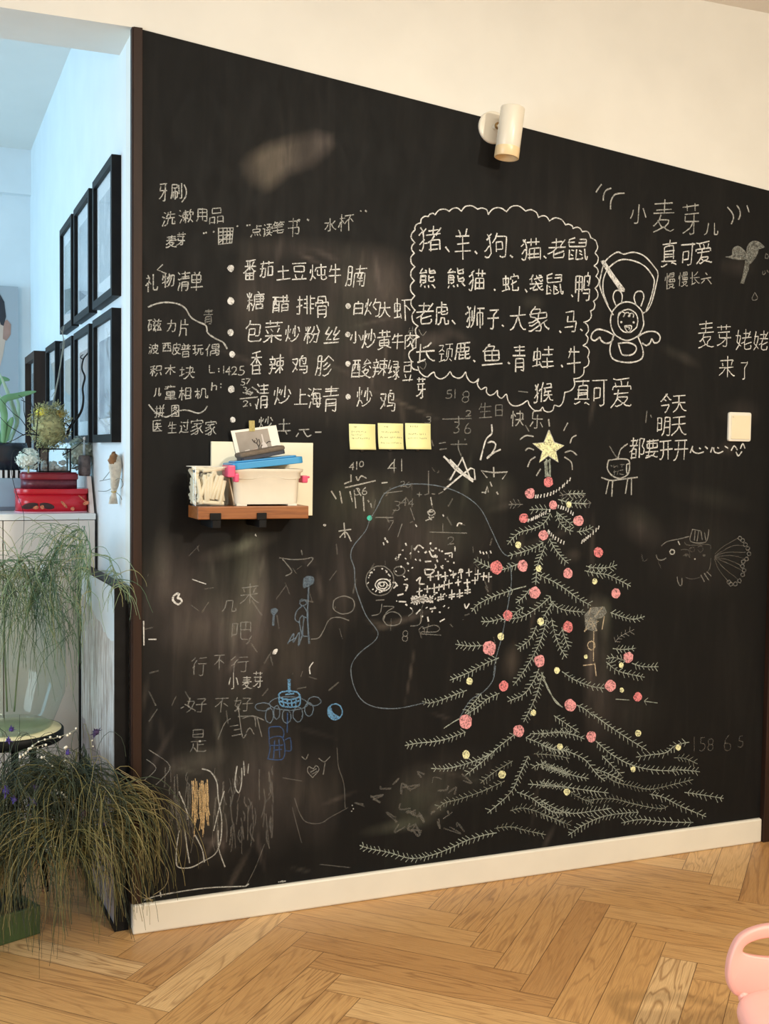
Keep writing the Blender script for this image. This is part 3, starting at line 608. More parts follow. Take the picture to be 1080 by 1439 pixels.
# list at the far left
write('chalk_writing', c_soft, [('牙', 229, 270, 12, 25), ('刷', 248, 269, 16, 22)], 1.7, 'white chalk word 牙刷 at the top left',
      lambda c: strokes(c, 'A', '355,135 368,165 365,205 340,242', 1.6))
write('chalk_writing', c_soft, [('洗', 237, 307, 20, 20), ('漱', 262, 304, 21, 19), ('用', 283, 302, 16, 18), ('品', 304, 303, 22, 22)], 1.6, 'white chalk words 洗漱用品')
def _x(c):
    for q in ((478, 440), (492, 436), (540, 430), (690, 395), (752, 390), (768, 388)): c.dot(180+q[0]/4.5, 230+q[1]/4.5, 1.3)
    strokes(c, 'A', '570,410 665,405 655,500 570,510 572,410|575,432 660,428|575,455 660,450|575,480 655,475|600,412 598,508|625,410 622,505|645,410 640,500|575,500 650,440', 1.5, False)
    strokes(c, 'C', '385,148 390,152|432,148 438,152|718,100 722,104|745,100 750,104', 2)
write('chalk_writing', c_soft, [('麦', 241, 339, 16, 18), ('芽', 254, 336, 13, 19), ('点', 360, 324, 15, 16), ('读', 376, 323, 15, 18), ('笔', 391, 319, 17, 17), ('书', 412, 320, 17, 28),
      ('水', 464, 316, 17, 18), ('杯', 486, 312, 23, 25)], 1.6, 'white chalk words 麦芽, 点读笔书 and 水杯 with a small hatched box', _x)
write('chalk_writing', c_soft, [('礼', 213, 397, 17, 25), ('物', 236, 394, 18, 20), ('清', 258, 395, 18, 27), ('单', 276, 395, 18, 28)], 1.8, 'white chalk heading 礼物清单', lambda c: strokes(c, 'A', '218,640 185,672 240,695', 1.8, False))
c = Chalk(); strokes(c, 'A', '128,905 180,884 240,876 310,885 360,915 395,970 440,1000 490,1025 505,1070 550,1105 600,1130 625,1168', 2)
strokes(c, 'B', '130,670 170,715 230,745 265,738 330,705 380,705 440,722 480,705 498,680', 1.6); c.build('chalk_drawing', c_soft, label='wavy white chalk bracket round the toy list')
write('chalk_writing', c_soft, [('磁', 217, 457, 20, 18), ('力', 241, 458, 13, 17), ('片', 258, 460, 13, 25)], 1.6, 'white chalk words 磁力片')
write('chalk_writing', c_soft, [('波', 216, 490, 15, 14), ('西', 234, 488, 13, 13), ('皮', 248, 490, 13, 17), ('普', 261, 492, 14, 19), ('玩', 278, 492, 16, 15), ('偶', 299, 492, 20, 17)], 1.5, 'white chalk words 波西皮普玩偶')
def _x(c):
    strokes(c, 'B', '572,440 574,443|572,458 574,461|585,538 587,541|583,558 585,561', 1.6)
write('chalk_writing', c_soft, [('L', 298, 519, 8, 11), ('1', 314, 520, 1, 11), ('4', 320, 521, 8, 12), ('2', 329, 521, 8, 12), ('5', 339, 521, 9, 13), ('h', 301, 543, 8, 11)], 1.6, 'white chalk figures L:1425', _x)
write('chalk_writing', c_soft, [('积', 219, 521, 18, 15), ('木', 239, 520, 15, 14), ('块', 263, 523, 22, 18)], 1.5, 'white chalk words 积木块')
write('chalk_writing', c_soft, [('儿', 221, 551, 10, 12), ('童', 239, 551, 17, 21), ('相', 260, 553, 18, 18), ('机', 283, 553, 21, 15)], 1.6, 'white chalk words 儿童相机')
write('chalk_writing', c_soft, [('拼', 224, 578, 14, 18), ('图', 246, 577, 11, 17), ('医', 221, 599, 13, 16), ('生', 242, 601, 13, 16, 1.1), ('过', 259, 599, 14, 18), ('家', 277, 600, 19, 22), ('家', 296, 601, 17, 21)], 1.5, 'white chalk words 拼图 and 医生过家家')
write('chalk_writing', c_faint, [('青', 293, 445, 14, 23)], 1.6)
# menu
c = Chalk()
for q in ((324, 377, 5.2), (324, 423, 5.4), (324, 467, 5), (326, 498, 4.6), (325, 547, 5.2), (489, 430, 4), (488.5, 470, 4), (488.5, 511, 4), (489, 557.5, 4), (327, 590, 4.4)): c.dot(q[0], q[1], q[2]*.92, q[2])
c.build('chalk_bullets', c_white, label='solid white chalk dots before the menu lines')
MENU = [('番茄土豆炖牛腩', [(351, 379, 18, 28), (374, 378, 20, 23), (398, 383, 20, 20), (420, 381, 22, 24), (447, 383, 25, 23), (470, 385, 18, 27), (500, 388, 29, 31)]),
 ('糖醋排骨', [(359, 423, 28, 27), (394, 427, 25, 24), (429, 428, 27, 28), (452, 431, 20, 32)]),
 ('白灼大虾', [(503.5, 433, 13, 20), (523.5, 432, 22, 26), (540, 435, 18, 22), (565, 435, 25, 32)]),
 ('包菜炒粉丝', [(356, 465, 23, 30), (383.5, 466, 26, 32), (411, 468.5, 20, 24), (438, 470, 22, 25), (466.5, 471, 23, 24)]),
 ('小炒黄牛肉', [(500, 474, 17, 17), (518, 476, 20, 26), (540, 477.5, 20, 27), (558.5, 479, 17, 23), (576.5, 479, 17, 24)]),
 ('香辣鸡胗', [(360, 510, 17, 32), (388.5, 512.5, 22, 27), (421, 512.5, 24, 26), (456, 514, 24, 29)]),
 ('酸辣绿豆', [(508, 518, 29, 27), (534, 516.5, 22, 25), (553, 520, 17, 30), (573, 521.5, 15, 28)]),
 ('清炒上海青', [(369, 556.5, 18, 36), (396.5, 555, 24, 25), (422.5, 556.5, 20, 22), (442, 559, 20, 30), (465, 560.5, 24, 38)]),
 ('炒鸡', [(512, 558, 22, 29), (544, 563, 22, 30)])]
for tx, pos in MENU:
    write('chalk_writing', c_white, [(ch, *q) for ch, q in zip(tx, pos)], 1.9, 'white chalk menu line '+tx)
c = Chalk(); c.char('炒', 373, 593, 20, 17, 1.7); c.char('土', 399, 597, 20, 18, 1.7)
strokes(c, 'D', '385,632 440,629|382,650 372,670|410,640 430,668 452,660|475,646 505,644|314,640 320,655', 1.6)
c.build('chalk_writing', c_soft, label='half hidden white chalk line 炒土 above the photo card')
c = Chalk(); c.char('5', 341, 537, 6, 9, 1.4); c.char('7', 348, 536, 6, 8, 1.4); c.char('3', 344, 548, 6, 8, 1.4); c.char('6', 350, 550, 7, 8, 1.4); c.char('2', 345, 567, 7, 9, 1.4)
strokes(c, 'D', '65,464 160,455|130,400 160,420|120,490 125,502|150,495 153,505|100,440 135,430 120,445', 1.5); c.build('chalk_writing', c_soft, label='small smudged chalk sum beside the menu')
# the cloud of animals
CL = [('猪羊狗猫老鼠', [(604, 336, 34, 35), (650, 343, 24, 45), (697, 345, 36, 36), (745, 350, 30, 32), (782.5, 350, 26, 29), (812, 350, 30, 33)]),
 ('熊熊猫蛇袋鼠鸭', [(600, 390.5, 24, 28), (640, 390.5, 26, 28), (670, 393, 23, 30), (716.5, 397, 24, 25), (753.5, 397, 20, 23), (779, 400, 25, 31), (819, 403.5, 24, 41)]),
 ('老虎狮子大象马', [(597, 440, 26, 33), (620.5, 441, 19, 33), (667, 446, 28, 32), (693, 449, 17, 28), (728, 447.5, 25, 34), (756.5, 449, 32, 38), (801, 453, 17, 30)]),
 ('长颈鹿鱼青蛙牛', [(597, 496, 30, 28), (626, 496, 20, 25, 1.4), (650, 493, 22, 26), (692, 497, 30, 31), (729.5, 503.5, 19, 39), (763, 502, 32, 31), (806, 506, 20, 39)]),
 ('猴', [(763, 551.5, 28, 28)])]
for k, (tx, pos) in enumerate(CL):
    def _x(c, k=k):
        if k == 0: strokes(c, 'E', '215,298 235,322|375,322 385,334|565,344 578,352|748,346 758,357', 2.2)
        if k == 1: strokes(c, 'E', '478,526 484,533|647,528 655,542|898,558 903,566', 2.2)
        if k == 2: strokes(c, 'E', '252,696 265,714|522,720 528,727|832,754 838,760|946,742 954,750', 2.2)
        if k == 3: strokes(c, 'F', '368,256 373,263|554,267 561,273|842,283 849,290', 2.2)
    write('chalk_writing', c_white, [(ch, *q) for ch, q in zip(tx, pos)], 2.3, 'white chalk row of animal names '+tx+' inside the cloud', _x)
c = Chalk()
cus = pp('F', '70,310 30,260 40,195 72,130 65,70')+pp('E', '50,640 48,562 45,480 48,405 45,330 48,275 50,205 80,168 120,132 160,122 235,105 300,103 388,93 448,120 545,105 648,102 718,138 778,155 865,178 905,197 955,215 1000,245 1025,330 1020,400 1030,455 1025,520 1015,590 1000,645 965,705')+pp('F', '975,115 960,175 985,240 965,295 910,355 860,430')
ctr = (705, 440)
for a, b in zip(cus, cus[1:]):
    mx, my = (a[0]+b[0])/2, (a[1]+b[1])/2; L_ = math.hypot(b[0]-a[0], b[1]-a[1])
    nx_, ny_ = (b[1]-a[1])/L_, -(b[0]-a[0])/L_
    h = L_*.28
    c.line([a, (a[0]*.75+b[0]*.25+nx_*h*.8, a[1]*.75+b[1]*.25+ny_*h*.8), (mx+nx_*h, my+ny_*h), (a[0]*.25+b[0]*.75+nx_*h*.8, a[1]*.25+b[1]*.75+ny_*h*.8), b], 1.7)
strokes(c, 'F', '65,290 75,320 100,342 118,345|118,345 135,330 152,320 160,342 185,356 210,350 228,332 240,318 252,338 280,352 305,345 325,320 330,345 350,372 375,375 395,355 388,385 405,412 435,402 438,430 455,444 478,438 495,420 498,445 520,460 545,440 552,470 572,498 600,503 630,492 658,475 670,500 695,525 725,528 742,510 750,528 772,535 795,525 805,500 830,505 852,480 860,430', 1.7)
c.build('chalk_drawing', c_white, label='white chalk scalloped cloud outline round the animal names')
write('chalk_writing', c_white, [('芽', 591, 545, 13, 30), ('真', 818, 551, 22, 38), ('可', 842, 553, 23, 38), ('爱', 873, 552, 30, 42)], 2.1, 'white chalk words 真可爱 below the cloud')
c = Chalk(); c.char('牛', 579, 470, 14, 22, 1.2); strokes(c, 'F', '100,255 110,280 95,305 75,290|70,90 90,120 110,100|20,120 45,140 40,180', 1.2); c.build('chalk_writing', c_faint)
write('chalk_writing', c_soft, [('快', 727, 588, 19, 22), ('乐', 754, 590, 18, 26)], 1.9, 'white chalk words 快乐 above the star')
write('chalk_writing', c_faint, [('生', 681.5, 577, 20, 22), ('日', 701, 577, 10, 17), ('5', 630, 554, 9, 12), ('1', 639, 553, 1, 13), ('8', 654, 558, 10, 17), ('3', 641, 601, 8, 16), ('6', 657, 602, 9, 15), ('2', 658, 581, 8, 8), ('3', 601, 590, 9, 10)], 1.7, 'faint rubbed out chalk sums and the words 生日',
      lambda c: strokes(c, 'F', '200,575 355,572|245,712 330,710|285,560 287,600|285,690 283,730 300,775|320,680 323,685|610,425 660,428|140,690 150,720|180,705 215,700|185,740 220,735|650,610 665,640', 1.8))
c = Chalk(); strokes(c, 'F', '465,605 466,652 440,678 425,710 405,795|445,703 468,697 486,712 475,745 446,785 445,780 478,755 512,740', 2.3, True); c.build('chalk_writing', c_white, label='large white chalk 12 over the half star')
# right-hand greeting
c = Chalk()
for q in ('110,120 120,98 138,78', '150,165 150,140 165,112 192,97', '190,215 192,170 215,132 268,127', '848,205 872,235 880,265 868,298', '900,197 915,220 918,250 910,275', '955,196 962,215 968,232'):
    strokes(c, 'G', q, 3.6 if len(q) > 32 else 2.2)
c.build('chalk_drawing', c_soft, label='curved chalk marks either side of the name')
write('chalk_writing', c_soft, [('小', 896, 300, 24, 28), ('麦', 932.5, 304, 32, 46), ('芽', 970, 307.5, 26, 46), ('儿', 999, 322, 20, 17)], 2.2, 'pale green chalk words 小麦芽儿 at the top right', rot=0)
write('chalk_writing', c_white, [('真', 940, 356, 22, 37), ('可', 966, 359, 21, 32), ('爱', 989, 355, 24, 33)], 2.2, 'white chalk words 真可爱 at the top right')
write('chalk_writing', c_soft, [('慢', 941, 395, 15, 23), ('慢', 960, 392.5, 14, 20), ('长', 976, 391, 15, 18)], 1.6, 'small chalk words 慢慢长大', lambda c: strokes(c, 'G', '725,575 732,585|700,610 752,600|718,615 700,635|735,610 755,635', 1.7))
write('chalk_writing', c_white, [('麦', 992.5, 470, 24, 38), ('芽', 1016.5, 472.5, 22, 33), ('姥', 1045, 477.5, 24, 28), ('姥', 1069, 479, 22, 28), ('来', 1021, 516, 23, 30), ('了', 1045, 521, 10, 26)], 1.9, 'white chalk words 麦芽姥姥来了')
def _x(c):
    strokes(c, 'H', '638,865 650,828|648,835 652,858 680,868 712,862|690,838 695,842|722,830 735,840|752,862 762,835|768,838 775,858 798,866 822,858|792,836 797,840|832,828 848,838', 2.1)
    strokes(c, 'H', '868,852 884,826 902,848|920,840 932,815 945,840|895,862 908,882 928,858', 2.2)
write('chalk_writing', c_white, [('今', 935, 566, 18, 28), ('天', 954, 567.5, 20, 24), ('明', 932.5, 599, 18, 28), ('天', 954, 599, 22, 26), ('都', 895, 630, 22, 30), ('要', 915, 631, 19, 27), ('开', 935, 632.5, 19, 26), ('开', 956, 632.5, 21, 28)], 2.2, 'white chalk words 今天明天都要开开心心 with a smiling face', _x)
# winged child in a rabbit hood
c = Chalk()
strokes(c, 'G', '205,808 165,740 130,650 135,590 160,510 225,458 265,467 320,458 380,480 440,545 455,580 445,650 420,740 395,785 368,802|175,755 150,680 150,610 175,550 225,508 270,498 330,510 385,540 430,600 435,640 415,720 390,785', 2)
strokes(c, 'G', '220,755 205,710 215,677 240,672 255,700 250,748|335,755 322,715 335,682 365,678 378,710 360,760', 2)
ox, oy, sc = VW['H']
c.ell(ox+283/sc, oy+125/sc, 93/sc, 108/sc, 2); c.ell(ox+287/sc, oy+124/sc, 57/sc, 65/sc, 1.9)
strokes(c, 'H', '232,100 240,78 258,72 270,85 262,102 275,80 292,78 298,95 290,100 305,80 320,88 318,102|270,152 305,150 307,168 292,188 275,172 270,152|280,160 298,160 292,172', 1.7)
c.dot(ox+250/sc, oy+131/sc, 1.6); c.dot(ox+320/sc, oy+132/sc, 1.6)
strokes(c, 'H', '208,205 170,183 120,170 90,190 80,220 100,236 130,215 135,232 160,250 190,245 205,225|342,212 390,187 440,185 468,210 460,240 435,247 422,225 412,247 390,262 367,250|210,200 190,260 190,310 215,345 280,357 340,350 370,325 370,280 345,215|235,250 285,245 325,260 333,285 310,312 260,315 245,290 235,250', 2.2)
c.fill(pp('G', '133,508 155,502 200,570 270,665 268,680 245,680 190,602'), False)
c.build('chalk_drawing', c_white, label='white chalk drawing of a smiling winged child in a rabbit hood')
# sprout
c = Chalk(); c.fill(pp('G', '838,485 870,478 880,438 910,425 945,455 957,495 900,500')); c.fill(pp('G', '955,500 957,430 985,400 1020,398 1055,430 1028,432 1010,480 972,525')); c.fill(pp('G', '948,500 972,520 965,560 945,612 940,635 918,632 932,590'), False)
c.build('chalk_drawing', c_grayf, label='shaded grey chalk sprout with two leaves')
c = Chalk()
for q in ('1060,470 1058,490 1072,492 1075,475 1062,465', '1045,565 1045,582 1060,575 1055,562|1070,560 1076,570', '1000,685 985,720 1000,728 1015,715 1002,685'): strokes(c, 'G', q, 1.3)
c.build('chalk_drawing', c_faint)
c = Chalk(); strokes(c, 'G', '838,485 870,478 880,438 910,425 945,455 957,495|957,490 957,430 985,400 1020,398 1055,430|900,470 930,470 920,490 880,488|980,440 1000,430 1010,450 985,490', 1.3); c.build('chalk_drawing', c_faint)
# television
c = Chalk(); strokes(c, 'H', '285,815 262,830 245,850 232,898|180,907 235,900 288,905 298,940 285,985 240,1010 195,990 172,950 180,907|280,932 295,930 292,972 280,975 280,932|140,1005 190,1020 250,1015 340,1004|180,1022 165,1095|203,1020 196,1110|285,1015 273,1095|307,1010 307,1102', 2)
c.build('chalk_drawing', c_soft, label='white chalk television on a four legged table')
c = Chalk(); strokes(c, 'H', '185,830 205,862 230,900', 1.8); strokes(c, 'H', '192,935 200,942|208,935 208,945 222,940|230,932 230,946|245,932 268,930|255,928 252,948|212,962 212,990|205,975 222,970|232,965 228,990|240,965 262,962|240,985 262,990', 1.2); c.build('chalk_drawing', c_faint)
c = Chalk(); strokes(c, 'H', '395,630 388,695|415,655 420,665', 1.6); c.build('chalk_drawing', c_faint)
# stars and sums in the middle
c = Chalk(); strokes(c, 'b', '605,250 660,312 745,372|695,255 635,365|693,255 735,362 758,362 752,312 735,305 690,340 607,412|605,250 690,325 745,362|635,265 700,330', 2.2, False); c.build('chalk_drawing', c_white, label='white chalk five pointed star scribble')
c = Chalk(); strokes(c, 'b', '815,352 785,320 850,328 915,325 890,360|847,302 848,348|805,428 818,395 820,422|790,425 810,425|862,425 868,435|830,375 838,395', 2.1, False); c.build('chalk_drawing', c_soft, label='half rubbed out white chalk star')
c = Chalk()
for ch, x, y, w_, h_ in (('4', 494, 655, 7, 11), ('1', 501, 654, 1, 12), ('0', 508, 652, 6, 8), ('4', 550.5, 655.5, 13, 20), ('1', 564, 654, 1, 18), ('3', 502, 691, 7, 10), ('6', 512, 690, 7, 10)): c.char(ch, x, y, w_, h_, 1.6)
strokes(c, 'b', '122,402 270,367|118,382 150,370|150,340 150,370|175,350 185,365 200,345 225,355|55,418 76,455|95,420 105,478|145,420 156,470|165,415 172,500|180,410 198,440|210,445 215,515|232,465 236,472|246,478 250,498|90,615 150,605|115,575 120,645|95,645 125,620 150,662|302,380 326,376', 1.8)
c.build('chalk_writing', c_soft, label='white chalk sum and tally strokes under the sticky notes')
c = Chalk()
for ch, x, y, w_, h_ in (('3', 557, 711, 10, 14), ('4', 567, 705, 8, 12), ('4', 577, 707, 8, 12), ('2', 566, 680, 7, 8), ('6', 573, 681, 7, 8), ('1', 622, 742, 1, 12), ('2', 633, 760, 10, 12), ('7', 548, 738, 9, 14)): c.char(ch, x, y, w_, h_, 1.4)
strokes(c, 'b', '310,430 400,418|475,435 495,435|485,425 485,447|512,438 530,430|545,432 560,432|580,432 600,420|535,620 715,625|270,548 355,548|528,320 528,430|400,580 380,640|440,500 460,560', 1.5); c.build('chalk_writing', c_faint)
c = Chalk(); strokes(c, 'b', '540,450 545,485|525,520 545,510 560,525 540,538 525,522 550,520|515,562 555,545|530,545 545,560', 1.8); c.build('chalk_drawing', c_soft)
c = Chalk(); c.dot(519, 728, 3.6, 4); c.build('chalk_smudge', pm('turquoise_chalk', srgb(70, 190, 170), 1, .2, 300), label='turquoise chalk dab')
# long wandering line
c = Chalk(); c.line(pp('c', '915,440 880,410 830,310 780,210 720,150 640,105 540,78 430,72 360,85 290,120 250,190 215,250 190,310 130,385 118,440 135,500 140,580 160,650 195,740 240,800 255,830 235,870 160,930 120,1000')+[(497, 965), (509, 985), (530, 994), (560, 995), (595, 988)], 1.4)
strokes(c, 'c', '920,470 930,560 910,700 880,850 850,960 840,1040', 1.3); strokes(c, 'e', '610,430 595,520 540,590 450,650 385,760', 1.5)
c.build('chalk_drawing', chalk('steel_blue_chalk', srgb(132, 146, 158), .6), label='long wandering grey blue chalk line')
# planets, crosses and dashes
c = Chalk(); ox, oy, sc = VW['c']
Z = lambda x, y: (ox+x/sc, oy+y/sc)
for x, y, rx, ry in ((265, 562, 70, 75), (363, 513, 28, 24), (350, 450, 8, 9), (82, 685, 55, 46), (328, 755, 46, 35)): c.ell(*Z(x, y), rx/sc, ry/sc, 1.5)
strokes(c, 'c', '285,690 335,695 300,720 285,755|225,738 265,725 275,680|245,660 285,658|410,740 430,720 425,700|420,792 460,785 475,760 470,735|460,810 480,795 490,815 470,825|480,805 540,788 565,800 550,820 490,822|470,830 575,838', 1.4)
c.char('8', *Z(392, 842), 8, 17, 1.5); c.build('chalk_drawing', c_faint, label='chalk circles like planets')
c = Chalk(); c.ell(*Z(280, 582), 38/sc, 30/sc, 1.6); c.ell(*Z(278, 585), 24/sc, 18/sc, 1.6); c.ell(*Z(275, 580), 12/sc, 10/sc, 1.6)
rr = random.Random(4)
for k in range(24): a = rr.uniform(0, 6.28); q = Z(262+55*math.cos(a), 560+60*math.sin(a)); c.line([q, (q[0]+rr.uniform(-2, 2), q[1]+rr.uniform(-2, 2))], 1.5)
for i, row in enumerate(('520,545 560,535 595,540 635,530 715,520 760,530 790,540 815,545', '465,615 505,605 540,600 565,595 590,585 615,578 660,570 705,572 745,562', '440,660 465,655 485,650 518,655 572,645 628,632 668,628 708,610')):
    for n_, (x, y) in enumerate(pp('c', row)):
        h = rr.uniform(4, 6.5); c.line([(x, y-h), (x+rr.uniform(-.6, .6), y+h)], 1.9); c.line([(x-4, y+rr.uniform(0, 1)), (x+4, y-1)], 1.9)
        if i == 2: c.line([(x-4, y+3.6), (x+4, y+2.6)], 1.9); 
        if i == 2 and n_ < 4: c.line([(x-5, y+4), (x+4, y-4)], 1.8); c.line([(x-5, y-3), (x+4, y+5)], 1.8)
c.dot(*Z(675, 512), 3.2); c.line([Z(675, 515), Z(678, 550)], 1.8)
strokes(c, 'c', '515,412 530,440 555,440|595,425 630,420|645,390 645,412|630,425 630,445|495,465 522,463|492,505 538,508 520,530 495,528 492,505|450,560 470,545 465,575 490,580|340,570 350,580 335,600|385,580 405,585 395,612|355,635 382,628|362,668 395,668|395,682 402,685|692,680 700,700 716,678|448,728 468,708|505,745 510,768|520,705 545,700|570,768 592,755|430,640 440,680|445,640 490,670|430,665 495,640', 2)
for k in range(70):
    a = rr.uniform(0, 6.28); r_ = rr.uniform(.45, 1.05); x, y = 485+175*r_*math.cos(a), 560+190*r_*math.sin(a)
    if x < 250: continue
    q = Z(x, y); c.line([q, (q[0]+rr.uniform(-2.2, 2.2), q[1]+rr.uniform(-1.6, 1.6))], rr.uniform(1.4, 2.4))
for q in ((770, 412), (785, 418), (802, 415), (822, 412), (545, 480), (575, 490), (290, 345), (300, 360), (282, 370), (395, 373), (445, 278), (583, 228)): c.line([Z(*q), Z(q[0]+4, q[1]+9)], 1.9)
strokes(c, 'c', '440,405 460,382 485,398|655,285 662,270 680,272', 1.9)
c.build('chalk_drawing', c_white, label='white chalk crosses, dashes and dots left of the tree')
# left: faint child drawings
c = Chalk(); strokes(c, 'i', '215,338 195,350 192,375 215,392 235,380 225,365 215,362 222,340', 2.6); c.fill(pp('i', '692,645 700,625 715,618 720,625 710,645')); c.fill(pp('i', '604,45 608,36 614,50')); c.dot(456, 738, 2.2, 1.8); strokes(c, 'i', '42,478 44,600|288,268 356,290|68,570 104,570', 1.4); strokes(c, 'i', '885,745 882,715 898,688', 1.6)
c.build('chalk_drawing', c_white, label='bright white chalk dabs on the left')
write('chalk_writing', c_faint, [('几', 323, 852, 21, 16), ('来', 351, 835, 28, 30), ('吧', 340, 886, 31, 26), ('行', 280, 936, 22, 27), ('不', 308, 931, 15, 21), ('行', 337, 933, 27, 25), ('好', 277, 991, 30, 22), ('不', 311, 991, 20, 21), ('好', 341, 989, 28, 21), ('是', 278, 1041, 23, 32)], 1.6, 'faint chalk words 行不行 and 好不好')
write('chalk_writing', c_soft, [('小', 327.5, 957, 15, 24), ('麦', 347, 959, 14, 18), ('芽', 362, 955, 14, 24)], 1.5, 'small chalk signature 小麦芽')
c = Chalk(); strokes(c, 'i', '730,158 790,167 850,165 900,160 870,198|745,165 790,225 760,250|840,120 843,142|250,900 275,912|230,920 245,910', 1.5)
strokes(c, 'i', '890,570 925,565 950,530 980,470 1030,458 1080,475|650,980 600,960 520,960|420,1075 450,1000 480,970|520,900 540,1060 560,1050|615,965 640,1060|540,970 600,960 610,1010|560,1040 580,1020 600,1050|480,1010 520,1005|500,1030 530,1025|490,1060 535,1050', 1.4)
strokes(c, 'j', '50,330 90,370 40,420|60,290 150,360 90,440', 1.2); c.build('chalk_drawing', c_faint)
c = Chalk(); c.fill(pp('i', '850,262 870,250 900,255 903,285 878,300 850,310')); c.fill(pp('i', '685,420 705,412 722,422 712,440 700,447 688,440')); strokes(c, 'i', '876,300 872,450 880,590', 2.2); strokes(c, 'i', '700,445 697,497', 3)
c.ell(190+848/3.6, 740+384/3.6, 4.6, 4.4, 1.4)
strokes(c, 'i', '845,400 815,430 808,470 832,485|850,400 866,430 868,460 846,452|845,450 830,480 845,560|852,460 846,545 872,556|835,378 860,372|770,592 800,540 798,588 830,535 826,602 845,538|780,580 815,560', 1.6)
c.build('chalk_drawing', c_bluef, label='blue grey chalk child holding a balloon')
c = Chalk(); ox, oy, sc = VW['i']
c.ell(ox+778/sc, oy+853/sc, 53/sc, 22/sc, 2); c.fill(pp('i', '770,772 786,770 784,840 772,840'), False)
strokes(c, 'i', '726,855 733,902 780,914 830,902 832,855|745,875 752,905|768,880 772,912|790,880 792,910|812,872 812,905|735,885 780,895 828,882|760,850 800,845', 2)
c.ell(ox+1010/sc, oy+937/sc, 37/sc, 40/sc, 1.7); c.fill(pp('i', '975,930 988,910 1000,940 1035,965 1010,975 985,965'))
c.build('chalk_drawing', c_blue, label='bright blue chalk cake and ball')
c = Chalk()
for x, y, rx, ry in ((645, 912, 40, 20), (905, 884, 33, 22), (678, 955, 20, 38), (715, 940, 16, 34), (765, 960, 22, 34), (822, 950, 24, 38), (878, 925, 22, 34), (775, 895, 96, 34)): c.ell(ox+x/sc, oy+y/sc, rx/sc, ry/sc, 1.4)
c.build('chalk_drawing', c_bluef)
c = Chalk(); strokes(c, 'j', '580,238 578,200 590,190 630,190 645,215 640,240|575,330 585,280 582,240 640,238 642,325 575,330|605,250 600,325|622,245 625,322|582,270 640,268|600,290 635,288|650,245 672,240 675,290 655,292|660,130 658,215', 1.4); c.build('chalk_drawing', chalk('dim_blue_chalk', srgb(70, 104, 160), .6))
c = Chalk(); strokes(c, 'j', '770,410 748,385 752,362 770,370 785,358 796,376 770,410|760,385 785,372|765,395 788,382|815,395 822,345|795,325 820,340 845,320|722,318 738,330 750,308', 1.4); c.build('chalk_drawing', c_faint, label='little chalk heart')
c = Chalk(); strokes(c, 'j', '290,372 325,385 352,430 360,500 373,590 370,680 345,740 290,775 240,800 187,797 178,760 182,690 190,640|190,470 225,560 228,590|260,660 290,720 300,775|360,640 362,720 388,795|385,470 365,540 340,640|440,360 432,440 448,475 460,430 462,370|470,340 472,400|490,350 488,390|215,640 225,720 235,780', 1.5)
rr = random.Random(9)
c.build('chalk_drawing', c_soft, label='white chalk loop round the orange scribble')
c = Chalk()
for k in range(38):
    x = rr.uniform(245, 320); y0 = rr.uniform(415, 470); y1 = rr.uniform(560, 690)-abs(x-275)*.8
    c.line(pp('j', f'{x},{y0} {x+rr.uniform(-4,8)},{(y0+y1)/2} {x+rr.uniform(-4,12)},{y1+rr.uniform(-30,14)}'), 1.0)
c.build('chalk_drawing', c_orange, label='orange chalk flame scribble')
c = Chalk()
for k in range(80):
    x = rr.choice([rr.uniform(130, 250), rr.uniform(330, 600), rr.uniform(330, 600)]); y0 = rr.uniform(360, 640); h = rr.uniform(30, 150)
    c.line(pp('j', f'{x},{y0} {x+rr.uniform(-8,8)},{y0+h*.5} {x+rr.uniform(-14,14)},{y0+h}'), rr.uniform(1, 2))
strokes(c, 'j', '690,500 710,560 740,600 800,608 850,580 920,540|910,540 905,440 880,360 875,280|560,700 520,800 480,880|800,785 930,800|640,410 720,425|680,540 720,690', 1.4)
for k in range(34):
    x, y = rr.uniform(200, 480), rr.uniform(760, 1000); c.line([(x, y), (x+rr.uniform(-14, 14), y+rr.uniform(-14, 20))], rr.uniform(1, 2.2))
for k in range(30):
    x, y = rr.uniform(510, 660), rr.uniform(1090, 1170); c.line([(x, y), (x+rr.uniform(-16, 16), y+rr.uniform(-10, 10)), (x+rr.uniform(-16, 16), y+rr.uniform(-10, 10))], rr.uniform(1.5, 3))
for k in range(40):
    x, y = rr.uniform(470, 700), rr.uniform(660, 900); c.line([(x, y), (x+rr.uniform(-6, 6), y+rr.uniform(-20, 20))], rr.uniform(1, 2.4))
c.build('chalk_scribble', c_ghost, label='ghost of rubbed out chalk scribbles')
c = Chalk(); strokes(c, 'j', '40,940 110,920 300,890 480,880|620,862 650,858', 1.6); strokes(c, 'j', '108,905 112,925|480,880 490,872', 2); c.dot(190+638/3.086, 960+860/3.086, 2.5, 1.5); c.dot(190+280/3.086, 960+252/3.086, 1.6)
for q in ((940, 530), (945, 545), (938, 555)): c.dot(190+q[0]/3.086, 960+q[1]/3.086, 1)
c.build('chalk_smudge', c_soft)
